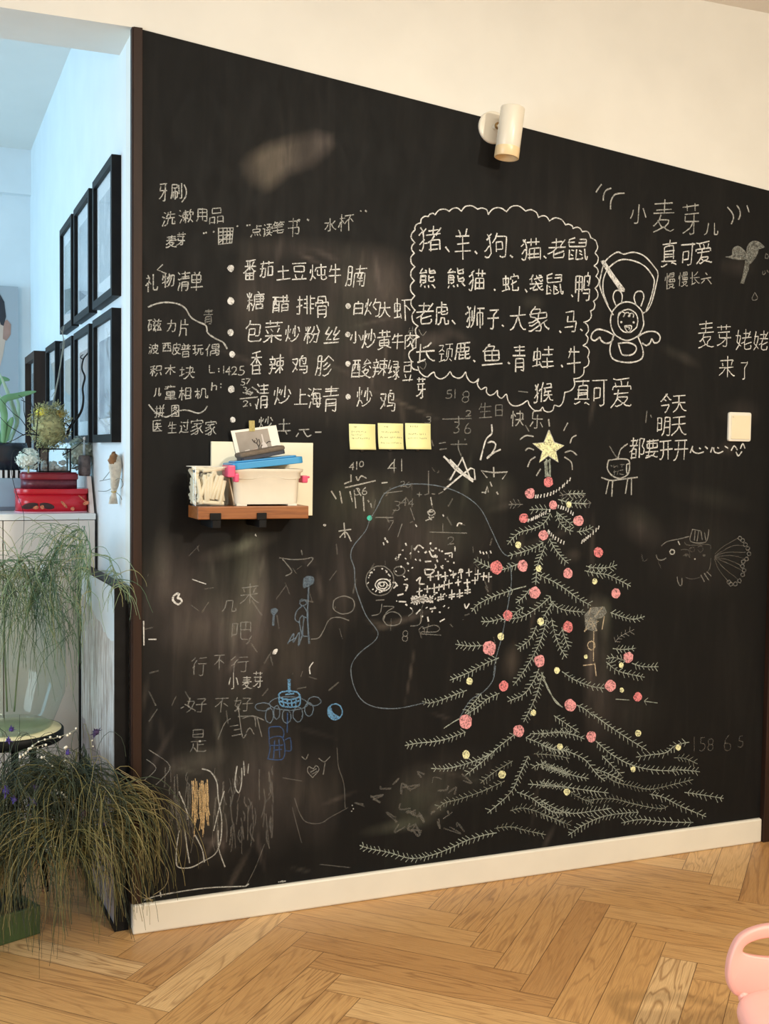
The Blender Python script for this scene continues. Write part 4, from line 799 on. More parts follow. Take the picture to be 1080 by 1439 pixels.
# fish
c = Chalk(); ox, oy, sc = VW['k']
strokes(c, 'k', '265,470 310,435 400,418 470,400|500,345 485,437 600,440 625,350|500,345 560,355|520,360 512,430|545,360 535,435|565,365 572,420|590,370 600,425', 1.6)
for a, b_ in zip(pp('k', '860,412 880,430 900,460 920,490 928,530 910,570 885,590 878,625 890,655 880,690 855,735 825,760 790,762 775,745'), [0]*14): c.ell(a[0], a[1], 2.6, 2.6, 1.1)
strokes(c, 'k', '385,708 392,745 405,770 420,760 418,715|565,695 590,742|590,680 622,728|610,668 640,700|225,540 240,572 270,578 300,565', 1.8)
c.build('chalk_drawing', c_faint, label='faint chalk fish with frilled tail')
c = Chalk(); strokes(c, 'k', '670,535 740,470 850,408|670,545 760,520 900,520|670,555 780,580 870,620|670,560 740,640 840,720|670,570 700,650 775,745|680,540 800,470 880,470|675,550 800,545 900,570|672,560 800,620 880,660|415,500 440,495 470,505 480,540|430,545 460,530 480,560|540,480 570,470 580,500 560,520 540,500|480,490 510,480 515,505 490,515 480,490|440,440 470,465 620,460 640,490|450,710 500,722 560,708|640,560 630,640 590,690|240,590 262,640|115,540 122,575 140,585 155,570', 1.2); c.dot(ox+450/sc, oy+540/sc, 2); c.dot(ox+587/sc, oy+543/sc, 2)
c.build('chalk_drawing', c_ghost)
c = Chalk(); c.ell(ox+347/sc, oy+517/sc, 3.2, 3.4, 1.9); strokes(c, 'k', '390,435 402,462', 1.8); c.dot(ox+518/sc, oy+570/sc, 1.1); c.build('chalk_drawing', c_soft)
write('chalk_writing', c_ghost, [('1', 975, 1046, 2, 22), ('5', 986, 1045, 9, 20), ('8', 998, 1046, 8, 18), ('6', 1022, 1044, 10, 22), ('5', 1040, 1042, 8, 16)], 1.8)

# ---- the chalk Christmas tree
tree = Chalk(); gh = Chalk()
def branch(view, txt, c=None, wid=1.25, nl=6.2, step=4.9, side=0):
    c = c or tree
    pts = pp(view, txt); c.line(pts, wid)
    q = spline([Vector((x, y, 0)) for x, y in pts], 10); acc = 0
    for a, b in zip(q, q[1:]):
        acc += (b-a).length
        if acc >= step:
            acc = 0; t = (b-a).normalized(); n = Vector((-t.y, t.x, 0))
            for sg in ((1, -1) if side == 0 else (side,)):
                l = nl*rj.uniform(.7, 1.35); d = (n*sg*.8-t*.55).normalized() if side == 0 else (n*sg*.85+t*.3).normalized()
                c.line([(b.x, b.y), (b.x+d.x*l, b.y+d.y*l)], wid*.8, False, .3)
# needles sweep back from the tip: paths run from the tip towards the trunk
def br(view, *lst, **k):
    for s_ in lst: branch(view, s_, **k)
br('d', '300,665 320,640 360,605 430,585 480,560 515,510', '700,460 620,455 555,440', '690,408 650,410 600,412', '630,600 600,590 560,550 545,500', '630,570 590,540 550,505', '730,575 690,597 650,602',
   '300,725 370,705 430,685 480,655', '605,762 580,740 540,690 510,640', '440,870 450,780 470,720 490,670', '130,740 170,765 215,785', '270,795 310,782 350,765', '720,975 650,935 590,890 520,850 455,820',
   '850,770 800,785 740,785 695,775', '920,878 850,840 800,818 740,812 690,800', '118,1005 150,970 230,930 330,895', '340,962 380,930 410,890', '270,1045 320,1042 380,1030 450,985 515,930', '330,1025 350,1002 380,985', '165,1055 210,1055 270,1040', '690,1010 600,1000 550,985 515,950', '990,1030 930,1045 870,1030 820,1010', '480,1040 500,1000 530,960', '410,490 460,488 510,490')
tree.line(pp('d', '330,895 390,878'), 1.5)
br('e', '360,295 400,300 450,305 535,300', '325,520 380,500 460,465 540,420 630,380', '150,655 200,665 290,640 380,605 430,585', '430,735 500,690 560,640 635,605', '40,935 120,920 220,910 310,890 420,850', '750,325 830,260 870,180', '725,555 780,480 850,370 900,260 935,140', '690,655 790,610 850,530 885,450', '790,785 840,690 880,590 910,470', '1060,380 1020,310 985,220 965,130', '1075,325 1050,250 1030,190', '420,730 470,670 520,610')
tree.line(pp('e', '905,480 950,580 990,660 1035,690'), 1.5); tree.line(pp('e', '285,825 340,790 380,765'), 1.5)
br('f', '205,670 150,650 80,635 0,650', '180,640 120,600 60,560', '245,560 210,530 170,510', '500,722 400,660 310,600 245,550', '300,430 240,420 160,390 100,350', '450,240 390,245 340,240', '310,290 350,285 400,300', '490,378 430,365 360,345 310,305', '555,328 480,325 430,310', '550,500 490,490', '640,822 520,815 420,790 330,740 260,680', '750,825 700,820 620,815', '450,755 520,745 590,735 640,700 700,685', '300,870 260,830 210,770 140,735 60,715 0,700', '390,870 310,830 260,815', '225,858 140,840 60,810 0,790', '380,845 340,800 290,750')
tree.line(pp('f', '0,355 40,450 100,520'), 1.3); tree.line(pp('f', '355,480 420,485'), 1.2)
br('g', '380,215 460,215 560,190 630,165 700,130', '555,250 640,180 720,110 800,45', '665,440 780,340 830,240 870,155', '890,215 930,195 990,215 1075,250', '870,295 950,300 1050,310', '1080,435 1010,440 950,410 880,360 815,335', '20,605 80,625 160,640 280,670 380,655 460,625 560,580 640,555 710,540', '880,40 960,38 1080,30', '1080,120 1000,120 920,85 860,60', nl=6)
br('g', '410,420 450,390 520,370 640,330 750,280', '630,290 700,235 790,180', '1050,495 980,460 900,430 840,415 780,430', '960,550 860,530 780,510 700,520', '1080,165 1000,150 900,140', c=gh, nl=6)
br('h', '140,232 80,205 0,185', '320,318 170,300 90,285 0,270', '330,390 240,405 140,415 60,390 0,355', '130,520 200,470 290,430 380,415 460,410', '380,460 470,445 580,455 720,458', '780,432 660,380 580,340 515,325', '865,345 750,325 680,315', nl=6.5)
br('h', '210,355 300,345 360,350 450,372 560,392 600,380', '250,365 180,340 140,310', '140,472 60,440 0,420', '720,255 620,280 520,300 430,285 350,265 300,230', '740,180 680,155 630,152', c=gh, nl=6)
for x in (485, 490, 495, 500, 506, 512): tree.line(pp('d', f'{x},{rj.uniform(236,258)} {x+rj.uniform(-6,8)},{rj.uniform(270,290)} {x+rj.uniform(-2,8)},322'), 2.2)
tr = tree.build('chalk_christmas_tree', c_green, label='pale green chalk Christmas tree with pink and yellow baubles')
gh.build('faint_branches', c_greenf, tr)
g2 = Chalk(); br('d', '305,465 330,462 375,465', '560,420 620,412 690,420', '640,452 680,462 720,455', c=g2); br('f', '440,150 380,180 350,210', c=g2); g2.build('faint_branches', c_faint, tr)
c = Chalk()
for s_ in ('440,425 500,415 560,385 618,332', '405,545 440,530 518,492', '555,475 600,490 642,522', '675,652 710,625 762,578', '503,600 540,635 592,662'):
    q = spline([Vector((*a, 0)) for a in pp('d', s_)], 8); acc = 99
    for a, b in zip(q, q[1:]):
        acc += (b-a).length
        if acc > 3.1: acc = 0; c.line([(a.x+.5, a.y-2), (a.x-.4, a.y+2)], 1.9, False)
c.build('chalk_garland', c_white, tr, 'white chalk dashed garland')
c = Chalk(); c.fill(pp('d', '508,88 535,150 583,167 543,195 556,250 505,217 458,253 475,195 425,155 482,152'), False)
c.build('chalk_star', c_yell, tr, 'yellow chalk star on top of the tree')
c = Chalk(); strokes(c, 'd', '508,88 535,150 583,167 543,195 556,250 505,217 458,253 475,195 425,155 482,152 508,88', 1.5, False); strokes(c, 'd', '505,35 510,66|602,52 583,92|614,152 625,128 646,115|590,202 620,194 648,214|588,225 620,250 626,287|362,135 390,115 428,120|390,190 405,180 430,188|400,272 415,240 438,225|445,318 465,285', 2)
c.build('chalk_rays', c_soft, tr, 'white chalk rays round the star')
pk = [('d', 505, 350, 25), ('d', 412, 408, 26), ('d', 528, 467, 22), ('d', 380, 533, 24), ('d', 658, 547, 27), ('d', 480, 620, 26), ('d', 242, 783, 33), ('d', 375, 775, 28), ('d', 603, 813, 25), ('d', 757, 707, 25), ('d', 845, 914, 25), ('d', 435, 911, 30), ('d', 298, 1025, 25),
      ('e', 573, 318, 44), ('e', 890, 400, 37), ('e', 663, 558, 32), ('e', 422, 785, 44), ('e', 758, 842, 37), ('f', 127, 138, 26), ('f', 413, 283, 25), ('f', 328, 417, 27), ('f', 458, 470, 21), ('f', 138, 511, 28), ('f', 238, 660, 25)]
for k, (v_, x, y, r_) in enumerate(pk):
    ox, oy, sc = VW[v_]; c = Chalk(); X, Y, r_ = ox+x/sc, oy+y/sc, r_/sc
    c.dot(X, Y, r_*.95, r_*1.06, 14)
    o = c.build('chalk_bauble', c_pink if k % 3 else c_pinkd, tr, 'pink chalk bauble')
yl = [('d', 608, 465, 15), ('d', 352, 668, 16), ('d', 456, 788, 16), ('d', 739, 853, 14), ('d', 466, 1056, 18), ('e', 645, 245, 22), ('e', 447, 527, 22), ('e', 1000, 460, 19), ('e', 852, 727, 18), ('e', 1020, 943, 20), ('e', 425, 992, 25),
      ('f', 75, 345, 14), ('f', 380, 320, 12), ('f', 382, 438, 11), ('f', 212, 280, 10), ('f', 460, 643, 15), ('f', 650, 710, 13), ('f', 436, 813, 13), ('h', 122, 313, 16), ('g', 738, 247, 20)]
for v_, x, y, r_ in yl:
    ox, oy, sc = VW[v_]; c = Chalk(); c.dot(ox+x/sc, oy+y/sc, r_/sc*.95, r_/sc*1.1, 12); c.build('chalk_bauble', c_yell, tr, 'yellow chalk bauble')
c = Chalk(); c.fill(pp('f', '205,80 240,45 300,42 312,70 290,95 265,100 262,160 210,150'), False); c.build('chalk_smudge', c_grayf, tr)
c = Chalk(); strokes(c, 'f', '205,160 235,95 262,155|210,110 272,112 212,150|290,45 255,90|235,50 225,80|225,120 250,135|240,100 245,150', 2.4, False); c.ell(760+238/3.375, 840+227/3.375, 5, 6, 1.5); strokes(c, 'f', '250,160 248,300|255,310 260,370|200,320 250,315|300,90 290,150', 1.6)
c.build('chalk_drawing', chalk('cream_chalk', srgb(226, 208, 178), .7), tr, 'smeared cream chalk star')
# ---------------------------------------------------------------- things on the chalkboard
# wall spotlight
a0 = P(691, 180, 1, -.0); t1 = P(720.5, 151, 1, -.085); t2 = P(711.2, 222, 1, -.085)
sp = thing('wall_spotlight', a0, 'cream cylinder wall spotlight straddling the top edge of the chalkboard', 'lamp')
Mx = Matrix.Translation(a0) @ Matrix.Rotation(rad(90), 4, 'X')
MB().lathe([(.0, 0), (.045, 0), (.045, .007), (.042, .011), (0, .011)], 40, M=Mx, close=False).build('wall_plate', m_lamp, sp, bevel=.001)
MB().tube([a0+Vector((0, -.008, 0)), a0+Vector((.004, -.03, .0)), (t1*.62+t2*.38)+Vector((0, .02, 0))], .007, 10).build('arm', m_lamp, sp)
MB().ball(a0+Vector((.004, -.028, 0)), .010).build('pivot', pm('brass_pivot', srgb(150, 120, 76), .35, metal=.8), sp)
ax = (t2-t1); ln = ax.length; Mq = Matrix.Translation(t1) @ ax.to_track_quat('Z', 'Y').to_matrix().to_4x4()
rL = .0335
MB().lathe([(0, 0), (rL-.004, 0), (rL-.001, .0015), (rL, .004), (rL, ln-.028), (rL-.0006, ln-.027), (rL-.003, ln-.027), (rL-.003, .01), (0, .01)], 40, M=Mq, close=False).build('shade', m_lamp, sp)
MB().lathe([(rL+.0004, ln-.0275), (rL+.0004, ln-.001), (rL-.001, ln), (rL-.004, ln), (rL-.006, ln-.03), (rL-.008, ln-.035), (0, ln-.035)], 40, M=Mq, close=False).build('front_ring', pm('amber_cream_ring', srgb(238, 212, 168), .3, .03), sp)

# light switch
s0, s1 = P(1020.5, 620, 1, YF), P(1053, 580, 1, YF)
sw = thing('light_switch', ((s0.x+s1.x)/2, YF, s0.z), 'white square rocker light switch at the right of the chalkboard', 'switch')
MSW = Matrix.Translation((0, YF, 0)) @ Matrix.Rotation(rad(90), 4, 'X')
MB().prism(rrect(s0.x, s0.z, s1.x, s1.z, .007), 0, .009, MSW).build('face_plate', m_white, sw, bevel=.002, seg=3)
MB().prism(rrect(s0.x+.009, s0.z+.007, s1.x-.006, s1.z-.010, .003), .009, .0115, Matrix.Translation((0, YF, 0)) @ Matrix.Rotation(rad(90), 4, 'X')).build('rocker', pm('ivory_plastic', srgb(238, 226, 196), .3, .02), sw, bevel=.001)
MB().box(s0.x+.011, YF-.0116, s1.z-.016, s0.x+.017, YF-.009, s1.z-.0145).build('indicator_mark', pm('grey_print', (.4, .38, .33, 1)), sw)

# sticky notes
m_note = pm('yellow_note_paper', srgb(242, 242, 178), .8, .02, 40)
m_ink = pm('grey_ink', srgb(120, 124, 96), .9, .1, 90); m_mag = pm('black_magnet', (.02, .018, .016, 1), .4)
notes = [((490, 595.5), (526.5, 632), 'leftmost of the three yellow sticky notes in a row on the chalkboard', [(.16, .12, .24), (.1, .3, .6), (.1, .42, .48), (.1, .56, .74)]),
         ((530.5, 594.5), (565.5, 631.5), 'middle of the three yellow sticky notes in a row on the chalkboard', [(.24, .14, .40), (.12, .34, .86), (.1, .55, .95), (.1, .76, .92)]),
         ((569, 594.5), (604, 631.5), 'rightmost of the three yellow sticky notes in a row on the chalkboard', [(.2, .13, .5), (.12, .42, .8), (.1, .58, .8)])]
ri = random.Random(2)
for (a, b, lab, rows) in notes:
    p0 = P(a[0], a[1], 1, YF-.001); p1 = P(b[0], b[1], 1, YF-.001); w_ = p1.x-p0.x; h_ = p0.z-p1.z
    nt = thing('sticky_note', ((p0.x+p1.x)/2, YF, p1.z), lab, 'note', 'yellow sticky notes')
    mb = MB(); n = 10; vs = []
    for k in range(n+1):
        f = k/n; yy = YF-.0012-.006*f**3
        vs += [(p0.x+.002*f, yy, p0.z-h_*f), (p1.x+.001*f, yy, p0.z-h_*f)]
    mb.add(vs, [(2*k, 2*k+2, 2*k+3, 2*k+1) for k in range(n)], True); mb.build('paper', m_note, nt, solid=.0004)
    mb = MB()
    for x0, yy_, x1 in rows:
        x = x0
        while x < x1:
            f = yy_; y3 = YF-.0016-.006*f**3; cw = ri.uniform(.035, .06)
            cz = p0.z-h_*f
            for q in range(3):
                xx = p0.x+w_*(x+ri.uniform(0, cw)); zz = cz+ri.uniform(-.0016, .0016)
                if ri.random() < .5: mb.box(xx, y3-.0001, zz-.0018, xx+.0006, y3, zz+.0018)
                else: mb.box(xx, y3-.0001, zz-.0003, xx+.0022, y3, zz+.0003)
            x += cw+.02
    mb.build('handwriting', m_ink, nt)
    cx = p0.x+w_*.5
    MB().lathe([(0, 0), (.005, 0), (.005, .004), (0, .004)], 16, M=Matrix.Translation((cx, YF, p1.z-.001)) @ Matrix.Rotation(rad(90), 4, 'X'), close=False).build('magnet', m_mag, nt)

# wooden shelf with pegs
ys = -.125
xa, xb = P(278, 720, 1, ys).x, P(433.5, 720, 1, ys).x
zt, zb = P(350, 711.5, 1, ys).z, P(350, 729.5, 1, ys).z
t = NT('orange_brown_wood'); n = t.noise(t.coord('Object', (3, 30, 60)), 3, 5, .6, .5)
t.link(t.ramp(n, [(.25, srgb(108, 62, 30)), (.5, srgb(146, 88, 44)), (.75, srgb(164, 106, 58))]), 'Base Color'); t.b.inputs['Roughness'].default_value = .4
shf = thing('wall_shelf', ((xa+xb)/2, YF, zb), 'small orange brown wooden wall shelf on two black pegs', 'shelf')
MB().box(xa, ys, zb, xb, YF-.014, zt).build('plank', t.m, shf, bevel=.002)
for px0, px1 in ((297, 311), (363, 375)):
    x0, x1 = P(px0, 730, 1, ys-.006).x, P(px1, 730, 1, ys-.006).x
    b = MB(); b.box(x0+.003, ys+.004, zb-.022, x1, YF-.001, zb-.0003); b.box(x0-.003, ys-.005, zb-.002, x1, ys-.0005, zb+.016); b.box(x0+.003, ys-.003, zb-.022, x1, ys+.004, zb-.002)
    b.build('bracket', m_black, shf, bevel=.0015)
# white board behind the shelf
p0, p1 = P(295, 724, 1, YF), P(438.5, 622.5, 1, YF)
pan = MB().box(p0.x, YF-.011, P(430, 724.5, 1, YF-.011).z, p1.x-.001, YF-.001, p1.z).build('display_board', pm('cream_board', srgb(240, 234, 210), .6, .03, 5), bevel=.001)
tag(pan, 'plain cream white panel hung flat on the chalkboard behind the shelf', 'board')
pan2 = MB(); 

# plastic box with blue lid
yf, yb = -.118, -.028
bx0, bx1 = P(329, 690, 1, yf).x, P(422, 690, 1, yf).x
zs = zt+.0005; zrim = P(380, 659, 1, yf).z
m_tub = pm('milky_plastic', srgb(236, 230, 214), .3, .05, 14); m_lid = pm('sky_blue_plastic', srgb(56, 150, 208), .35, .04, 12); m_pinkc = pm('magenta_plastic', srgb(224, 84, 124), .35, .04, 12)
bxt = thing('storage_box', ((bx0+bx1)/2, (yf+yb)/2, zs), 'milky white plastic storage box with tilted blue lid on the shelf', 'box')
mb = MB(); secs = []
N = 28
for f, gr in ((0, .006), (.06, .004), (.72, .0), (.74, -.003), (.90, -.004), (.92, -.008), (1, -.009)):
    o_ = rrect(bx0+gr, yf+gr*.6, bx1-gr, yb-gr*.6, .016, 6); secs.append([(x, y, zs+.004+(zrim-zs-.004)*f) for x, y in o_])
n = len(secs[0]); vs = [q for s_ in secs for q in s_]
mb.add(vs, [(i*n+k, i*n+(k+1) % n, (i+1)*n+(k+1) % n, (i+1)*n+k) for i in range(len(secs)-1) for k in range(n)], True)
mb.add(secs[0], [tuple(range(n))[::-1]]); mb.build('tub', m_tub, bxt)
mb = MB(); 
for x0, x1 in ((bx0+.008, bx0+.034), (bx1-.032, bx1-.008)):
    mb.box(x0, yf+.004, zs, x1, yb-.004, zs+.005)
mb.build('feet', m_tub, bxt)
mb = MB(); pts = []
for k in range(21):
    f = k/20; zz = zs+(zrim-zs)*(.73+.13*math.exp(-((f-.52)/.17)**2)); pts.append((bx0+.012+(bx1-bx0-.024)*f, yf-.0012, zz))
mb.tube(pts, .0009, 6); mb.build('moulded_line', pm('plastic_rib', srgb(214, 206, 188), .4), bxt)
tb = P(340, 656, 1, yf); te = P(426, 647, 1, yf); tilt = math.atan2(te.z-tb.z, te.x-tb.x)
lx0, lx1 = P(327, 655, 1, yf-.006).x, P(427, 650, 1, yf-.006).x
Ml = Matrix.Translation((lx0, 0, P(327, 661, 1, yf-.006).z)) @ Matrix.Rotation(-tilt, 4, 'Y')
Lw = (lx1-lx0)/math.cos(tilt)
mb = MB(); mb.prism(rrect(0, yf-.008, Lw, yb+.008, .014), .0, .017, Ml); mb.prism(rrect(.012, yf+.008, Lw-.012, yb-.006, .01), .017, .021, Ml)
mb.build('lid', m_lid, bxt, bevel=.003, seg=3)
for sgn, pxs, pys in ((-1, (323, 331), (657, 671)), (1, (420.5, 430.5), (667, 679))):
    c = P(sum(pxs)/2, sum(pys)/2, 1, (yf+yb)/2 if sgn > 0 else yf-.008)
    if sgn < 0:
        mb = MB(); mb.box(c.x-.013, yf-.012, c.z-.012, c.x+.006, yf+.05, c.z+.018); mb.box(c.x+.004, yf-.014, c.z-.024, c.x+.015, yf+.01, c.z-.002)
        mb.build('latch', m_pinkc, bxt, bevel=.003); continue
    mb = MB(); mb.box(c.x-.008, c.y-.018, c.z-.010, c.x+.008, c.y+.018, c.z+.009)
    mb.box(c.x-.011+sgn*.004, c.y-.014, c.z+.002, c.x+.011+sgn*.004, c.y+.014, c.z+.008)
    mb.build('latch', m_pinkc, bxt, bevel=.003)
# eraser on the lid
e0, e1 = P(334, 652, 1, -.075), P(397, 640, 1, -.075); et = math.atan2(e1.z-e0.z, e1.x-e0.x); el = math.hypot(e1.x-e0.x, e1.z-e0.z)
Me = Matrix.Translation((e0.x, -.075, P(334, 652.5, 1, -.075).z+.006)) @ Matrix.Rotation(-et, 4, 'Y')
er = thing('chalkboard_eraser', e0, 'grey brown felt chalkboard eraser lying on the blue lid', 'eraser')
MB().prism(rrect(.004, -.025, el, .025, .006), 0, .010, Me).build('base', pm('dark_navy_plastic', srgb(34, 38, 54), .4), er, bevel=.001)
mb = MB(); mb.prism(rrect(0, -.029, el+.002, .029, .010), .009, .022, Me)
mb.build('felt', pm('felt', srgb(112, 98, 84), .95, .15, 160, .4), er, bevel=.006, seg=3)
# photo card taped to the wall
yc = -.017
k = [P(324, 605.5, 1, yc), P(387.5, 597.5, 1, yc), P(397, 640, 1, yc), P(334.5, 650, 1, yc)]
card = thing('photo_card', k[3], 'tilted still life photo card with white border above the eraser', 'photo card')
ux, uy = (k[1]-k[0]), (k[3]-k[0])
q = lambda u, v, d=0: k[0]+ux*u+uy*v+Vector((0, -d, 0))
def quad(mb, u0, v0, u1, v1, d0, d1):
    cs = [q(u0, v0), q(u1, v0), q(u1, v1), q(u0, v1)]
    vs = [c+Vector((0, -d0, 0)) for c in cs]+[c+Vector((0, -d1, 0)) for c in cs]
    mb.add(vs, [(3, 2, 1, 0), (4, 5, 6, 7), (0, 1, 5, 4), (1, 2, 6, 5), (2, 3, 7, 6), (3, 0, 4, 7)])
mb = MB(); quad(mb, 0, 0, 1, 1, 0, .001); mb.build('card', pm('white_card', srgb(246, 240, 226), .6, .02), card)
t = NT('grey_photo'); n = t.noise(t.coord(), 18, 3); t.link(t.ramp(n, [(.3, srgb(140, 128, 116)), (.7, srgb(168, 156, 144))]), 'Base Color'); t.b.inputs['Roughness'].default_value = .4
mb = MB(); quad(mb, .08, .07, .80, .86, .001, .0013); mb.build('photograph', t.m, card)
def shape(c, pts, d, name, mat):
    mb = MB(); vs = [q(u, v, d) for u, v in pts]; mb.add(vs, [tuple(range(len(vs)))[::-1]]); return mb.build(name, mat, c)
m_pale = pm('pale_print', srgb(216, 204, 196), .5, .05); m_dk = pm('dark_print', srgb(70, 58, 54), .5, .1)
shape(card, [(.08, .70), (.80, .66), (.80, .86), (.08, .86)], .0014, 'table_print', pm('shade_print', srgb(150, 134, 124), .5))
shape(card, [(.60, .75), (.575, .62), (.60, .52), (.625, .46), (.63, .22), (.655, .22), (.66, .46), (.70, .56), (.71, .66), (.69, .76)], .0016, 'bottle_print', m_pale)
shape(card, [(.18, .74), (.20, .66), (.30, .64), (.32, .72), (.28, .78)], .0016, 'bowl_print', m_pale)
shape(card, [(.36, .74), (.37, .66), (.47, .64), (.49, .74)], .0016, 'cup_print', pm('rose_print', srgb(206, 176, 162), .5))
mb = MB()
for pts in ([(.50, .76), (.52, .6), (.49, .48), (.44, .44), (.41, .34)], [(.52, .6), (.56, .5), (.555, .36)], [(.49, .48), (.52, .40), (.5, .32)], [(.44, .44), (.47, .38)], [(.7, .52), (.76, .47), (.80, .49)], [(.54, .74), (.56, .62), (.6, .55)]):
    mb.tube([q(u, v, .0016) for u, v in pts], .0012, 5)
mb.build('branch_print', m_dk, card)
tp = MB(); cs = [P(349.5, 591, 1, yc-.002), P(357.5, 591, 1, yc-.002), P(358, 606, 1, yc-.002), P(350, 606.5, 1, yc-.002)]
tp.add([tuple(c) for c in cs]+[tuple(c+Vector((0, -.0006, 0))) for c in cs], [(3, 2, 1, 0), (4, 5, 6, 7), (0, 1, 5, 4), (1, 2, 6, 5), (2, 3, 7, 6), (3, 0, 4, 7)])
tp.build('washi_tape', pm('olive_tape', srgb(176, 160, 96), .6, .2, 200), card)
# leaning card between jar and box
a, b = P(323, 672, 1, -.10), P(331, 711, 1, -.10)
lc = MB(); Mc = Matrix.Translation((b.x, -.10, zs)) @ Matrix.Rotation(-math.atan2(b.x-a.x, a.z-b.z), 4, 'Y')
lc.box(-.004, 0, 0.001, -.001, .07, (a-b).length, Mc)
tag(lc.build('leaning_card', pm('beige_card', srgb(206, 190, 168), .7)), 'narrow beige card leaning between chalk jar and storage box', 'card')
# chalk jar
jx0, jx1 = P(270, 690, 1, -.105).x, P(321, 690, 1, -.105).x; jy0, jy1 = -.118, -.026; jz1 = P(285, 656, 1, -.118).z
jar = thing('chalk_jar', ((jx0+jx1)/2, (jy0+jy1)/2, zs), 'clear plastic tub full of white chalk sticks on the left of the shelf', 'jar')
m_clear = glassy('clear_plastic', (.93, .93, .91, 1), .15, .5)
oo = rrect(jx0, jy0, jx1, jy1, .014); oi = rrect(jx0+.0016, jy0+.0016, jx1-.0016, jy1-.0016, .013)
n = len(oo); mb = MB(); zz = [zs, jz1]
mb.add([(x, y, zs) for x, y in oo]+[(x, y, jz1) for x, y in oo], [(k_, (k_+1) % n, n+(k_+1) % n, n+k_) for k_ in range(n)], True)
mb.add([(x, y, zs) for x, y in oo], [tuple(range(n))[::-1]])
mb.build('tub', m_clear, jar)
mb = MB(); mb.tube([(x, y, jz1) for x, y in oo+[oo[0]]], .0009, 6, False); mb.build('rim', m_white, jar)
ref = None; rc = random.Random(21); m_stick = pm('chalk_stick', srgb(240, 230, 206), .95, .04, 60)
sl, sr = .062, .0052
cx, cy = (jx0+jx1)/2, (jy0+jy1)/2; hx, hy = (jx1-jx0)/2-.009, (jy1-jy0)/2-.009
ns = 0
def stick(M):
    global ref, ns
    if ref is None: ref = MB().tube([(0, 0, -sl/2), (0, 0, -sl/2+.001), (0, 0, sl/2-.001), (0, 0, sl/2)], [sr*.85, sr, sr, sr*.85], 10).build('chalk_stick', m_stick); o = ref
    else: o = ref.copy(); COL.objects.link(o)
    o.matrix_world = M; ns += 1
    tag(o, 'plain white chalk stick among the others in the clear tub', 'chalk', 'chalk sticks in the clear tub')
for lay in range(2):
    for k_ in range(9):          # standing and leaning every way against the front
        x = cx-hx*.86+2*hx*.86*(k_+.5)/9
        stick(Matrix.Translation((x, jy0+.0085+lay*.011, zs+.039+rc.uniform(-.006, .012)+lay*.008)) @ Matrix.Rotation(rc.choice([1, 1, -1])*rc.uniform(.02, .36), 4, 'Y'))
for k_ in range(6):              # lying along the front at the bottom
    stick(Matrix.Translation((cx+rc.uniform(-1, 1)*max(0, hx-.034), jy0+.009+k_*.0112, zs+.0075+rc.uniform(0, .004))) @ Matrix.Rotation(rad(90)+rc.uniform(-.10, .10), 4, 'Y'))
for k_ in range(12):             # tumbled against the left side
    an = rc.choice([.5, .9, 1.2, 1.5, 1.9, 2.3, 2.7]); hz = .031*abs(math.cos(an))+.006
    stick(Matrix.Translation((jx0+.0085+rc.uniform(0, .006), cy+rc.uniform(-.006, .006), max(zs+hz, min(jz1-hz-.004, zs+.010+k_*.0062)))) @ Matrix.Rotation(an, 4, 'X'))
for k_ in range(10):             # the heap in the middle
    stick(Matrix.Translation((cx+rc.uniform(-.008, .010), cy+rc.uniform(-.014, .02), zs+.022+k_*.0056)) @ Matrix.Rotation(rc.uniform(0, 3.1), 4, 'Z') @ Matrix.Rotation(rad(90)+rc.uniform(-.2, .2), 4, 'Y'))
for x, y, ry, rz_ in ((.012, -.026, 84, 6), (-.010, -.006, 96, -14), (.010, .016, 88, 12)):
    stick(Matrix.Translation((cx+x, cy+y, jz1-.007)) @ Matrix.Rotation(rad(rz_), 4, 'Z') @ Matrix.Rotation(rad(ry), 4, 'Y'))

# ---------------------------------------------------------------- the passage: pictures on the side wall
m_mat = pm('white_mount', (.86, .88, .90, 1), .7, .02)
def printm(name, cols, sc, stretch, gloss=.08):
    t = NT(name); n = t.noise(t.coord('Object', stretch), sc, 4, .6, .8)
    t.link(t.ramp(n, cols), 'Base Color'); t.b.inputs['Roughness'].default_value = gloss; t.b.inputs['Specular IOR Level'].default_value = .6
    return t.m
pr = [printm('grey_sketch_print', [(.35, srgb(222, 226, 230)), (.5, srgb(192, 200, 208)), (.6, srgb(232, 236, 240))], 9, (1, 1, .6)),  # print tones lifted pale, standing in for reflections on the glass
      printm('misty_landscape_print', [(.35, srgb(184, 194, 204)), (.55, srgb(226, 232, 238)), (.75, srgb(150, 156, 164))], 4, (1, .5, 1)),
      printm('green_grey_print', [(.35, srgb(202, 216, 206)), (.6, srgb(226, 234, 228)), (.8, srgb(178, 192, 190))], 5, (1, .6, 1)),
      printm('dark_rocks_print', [(.35, srgb(120, 122, 132)), (.5, srgb(196, 202, 210)), (.7, srgb(226, 232, 240))], 7, (1, .8, .8))]
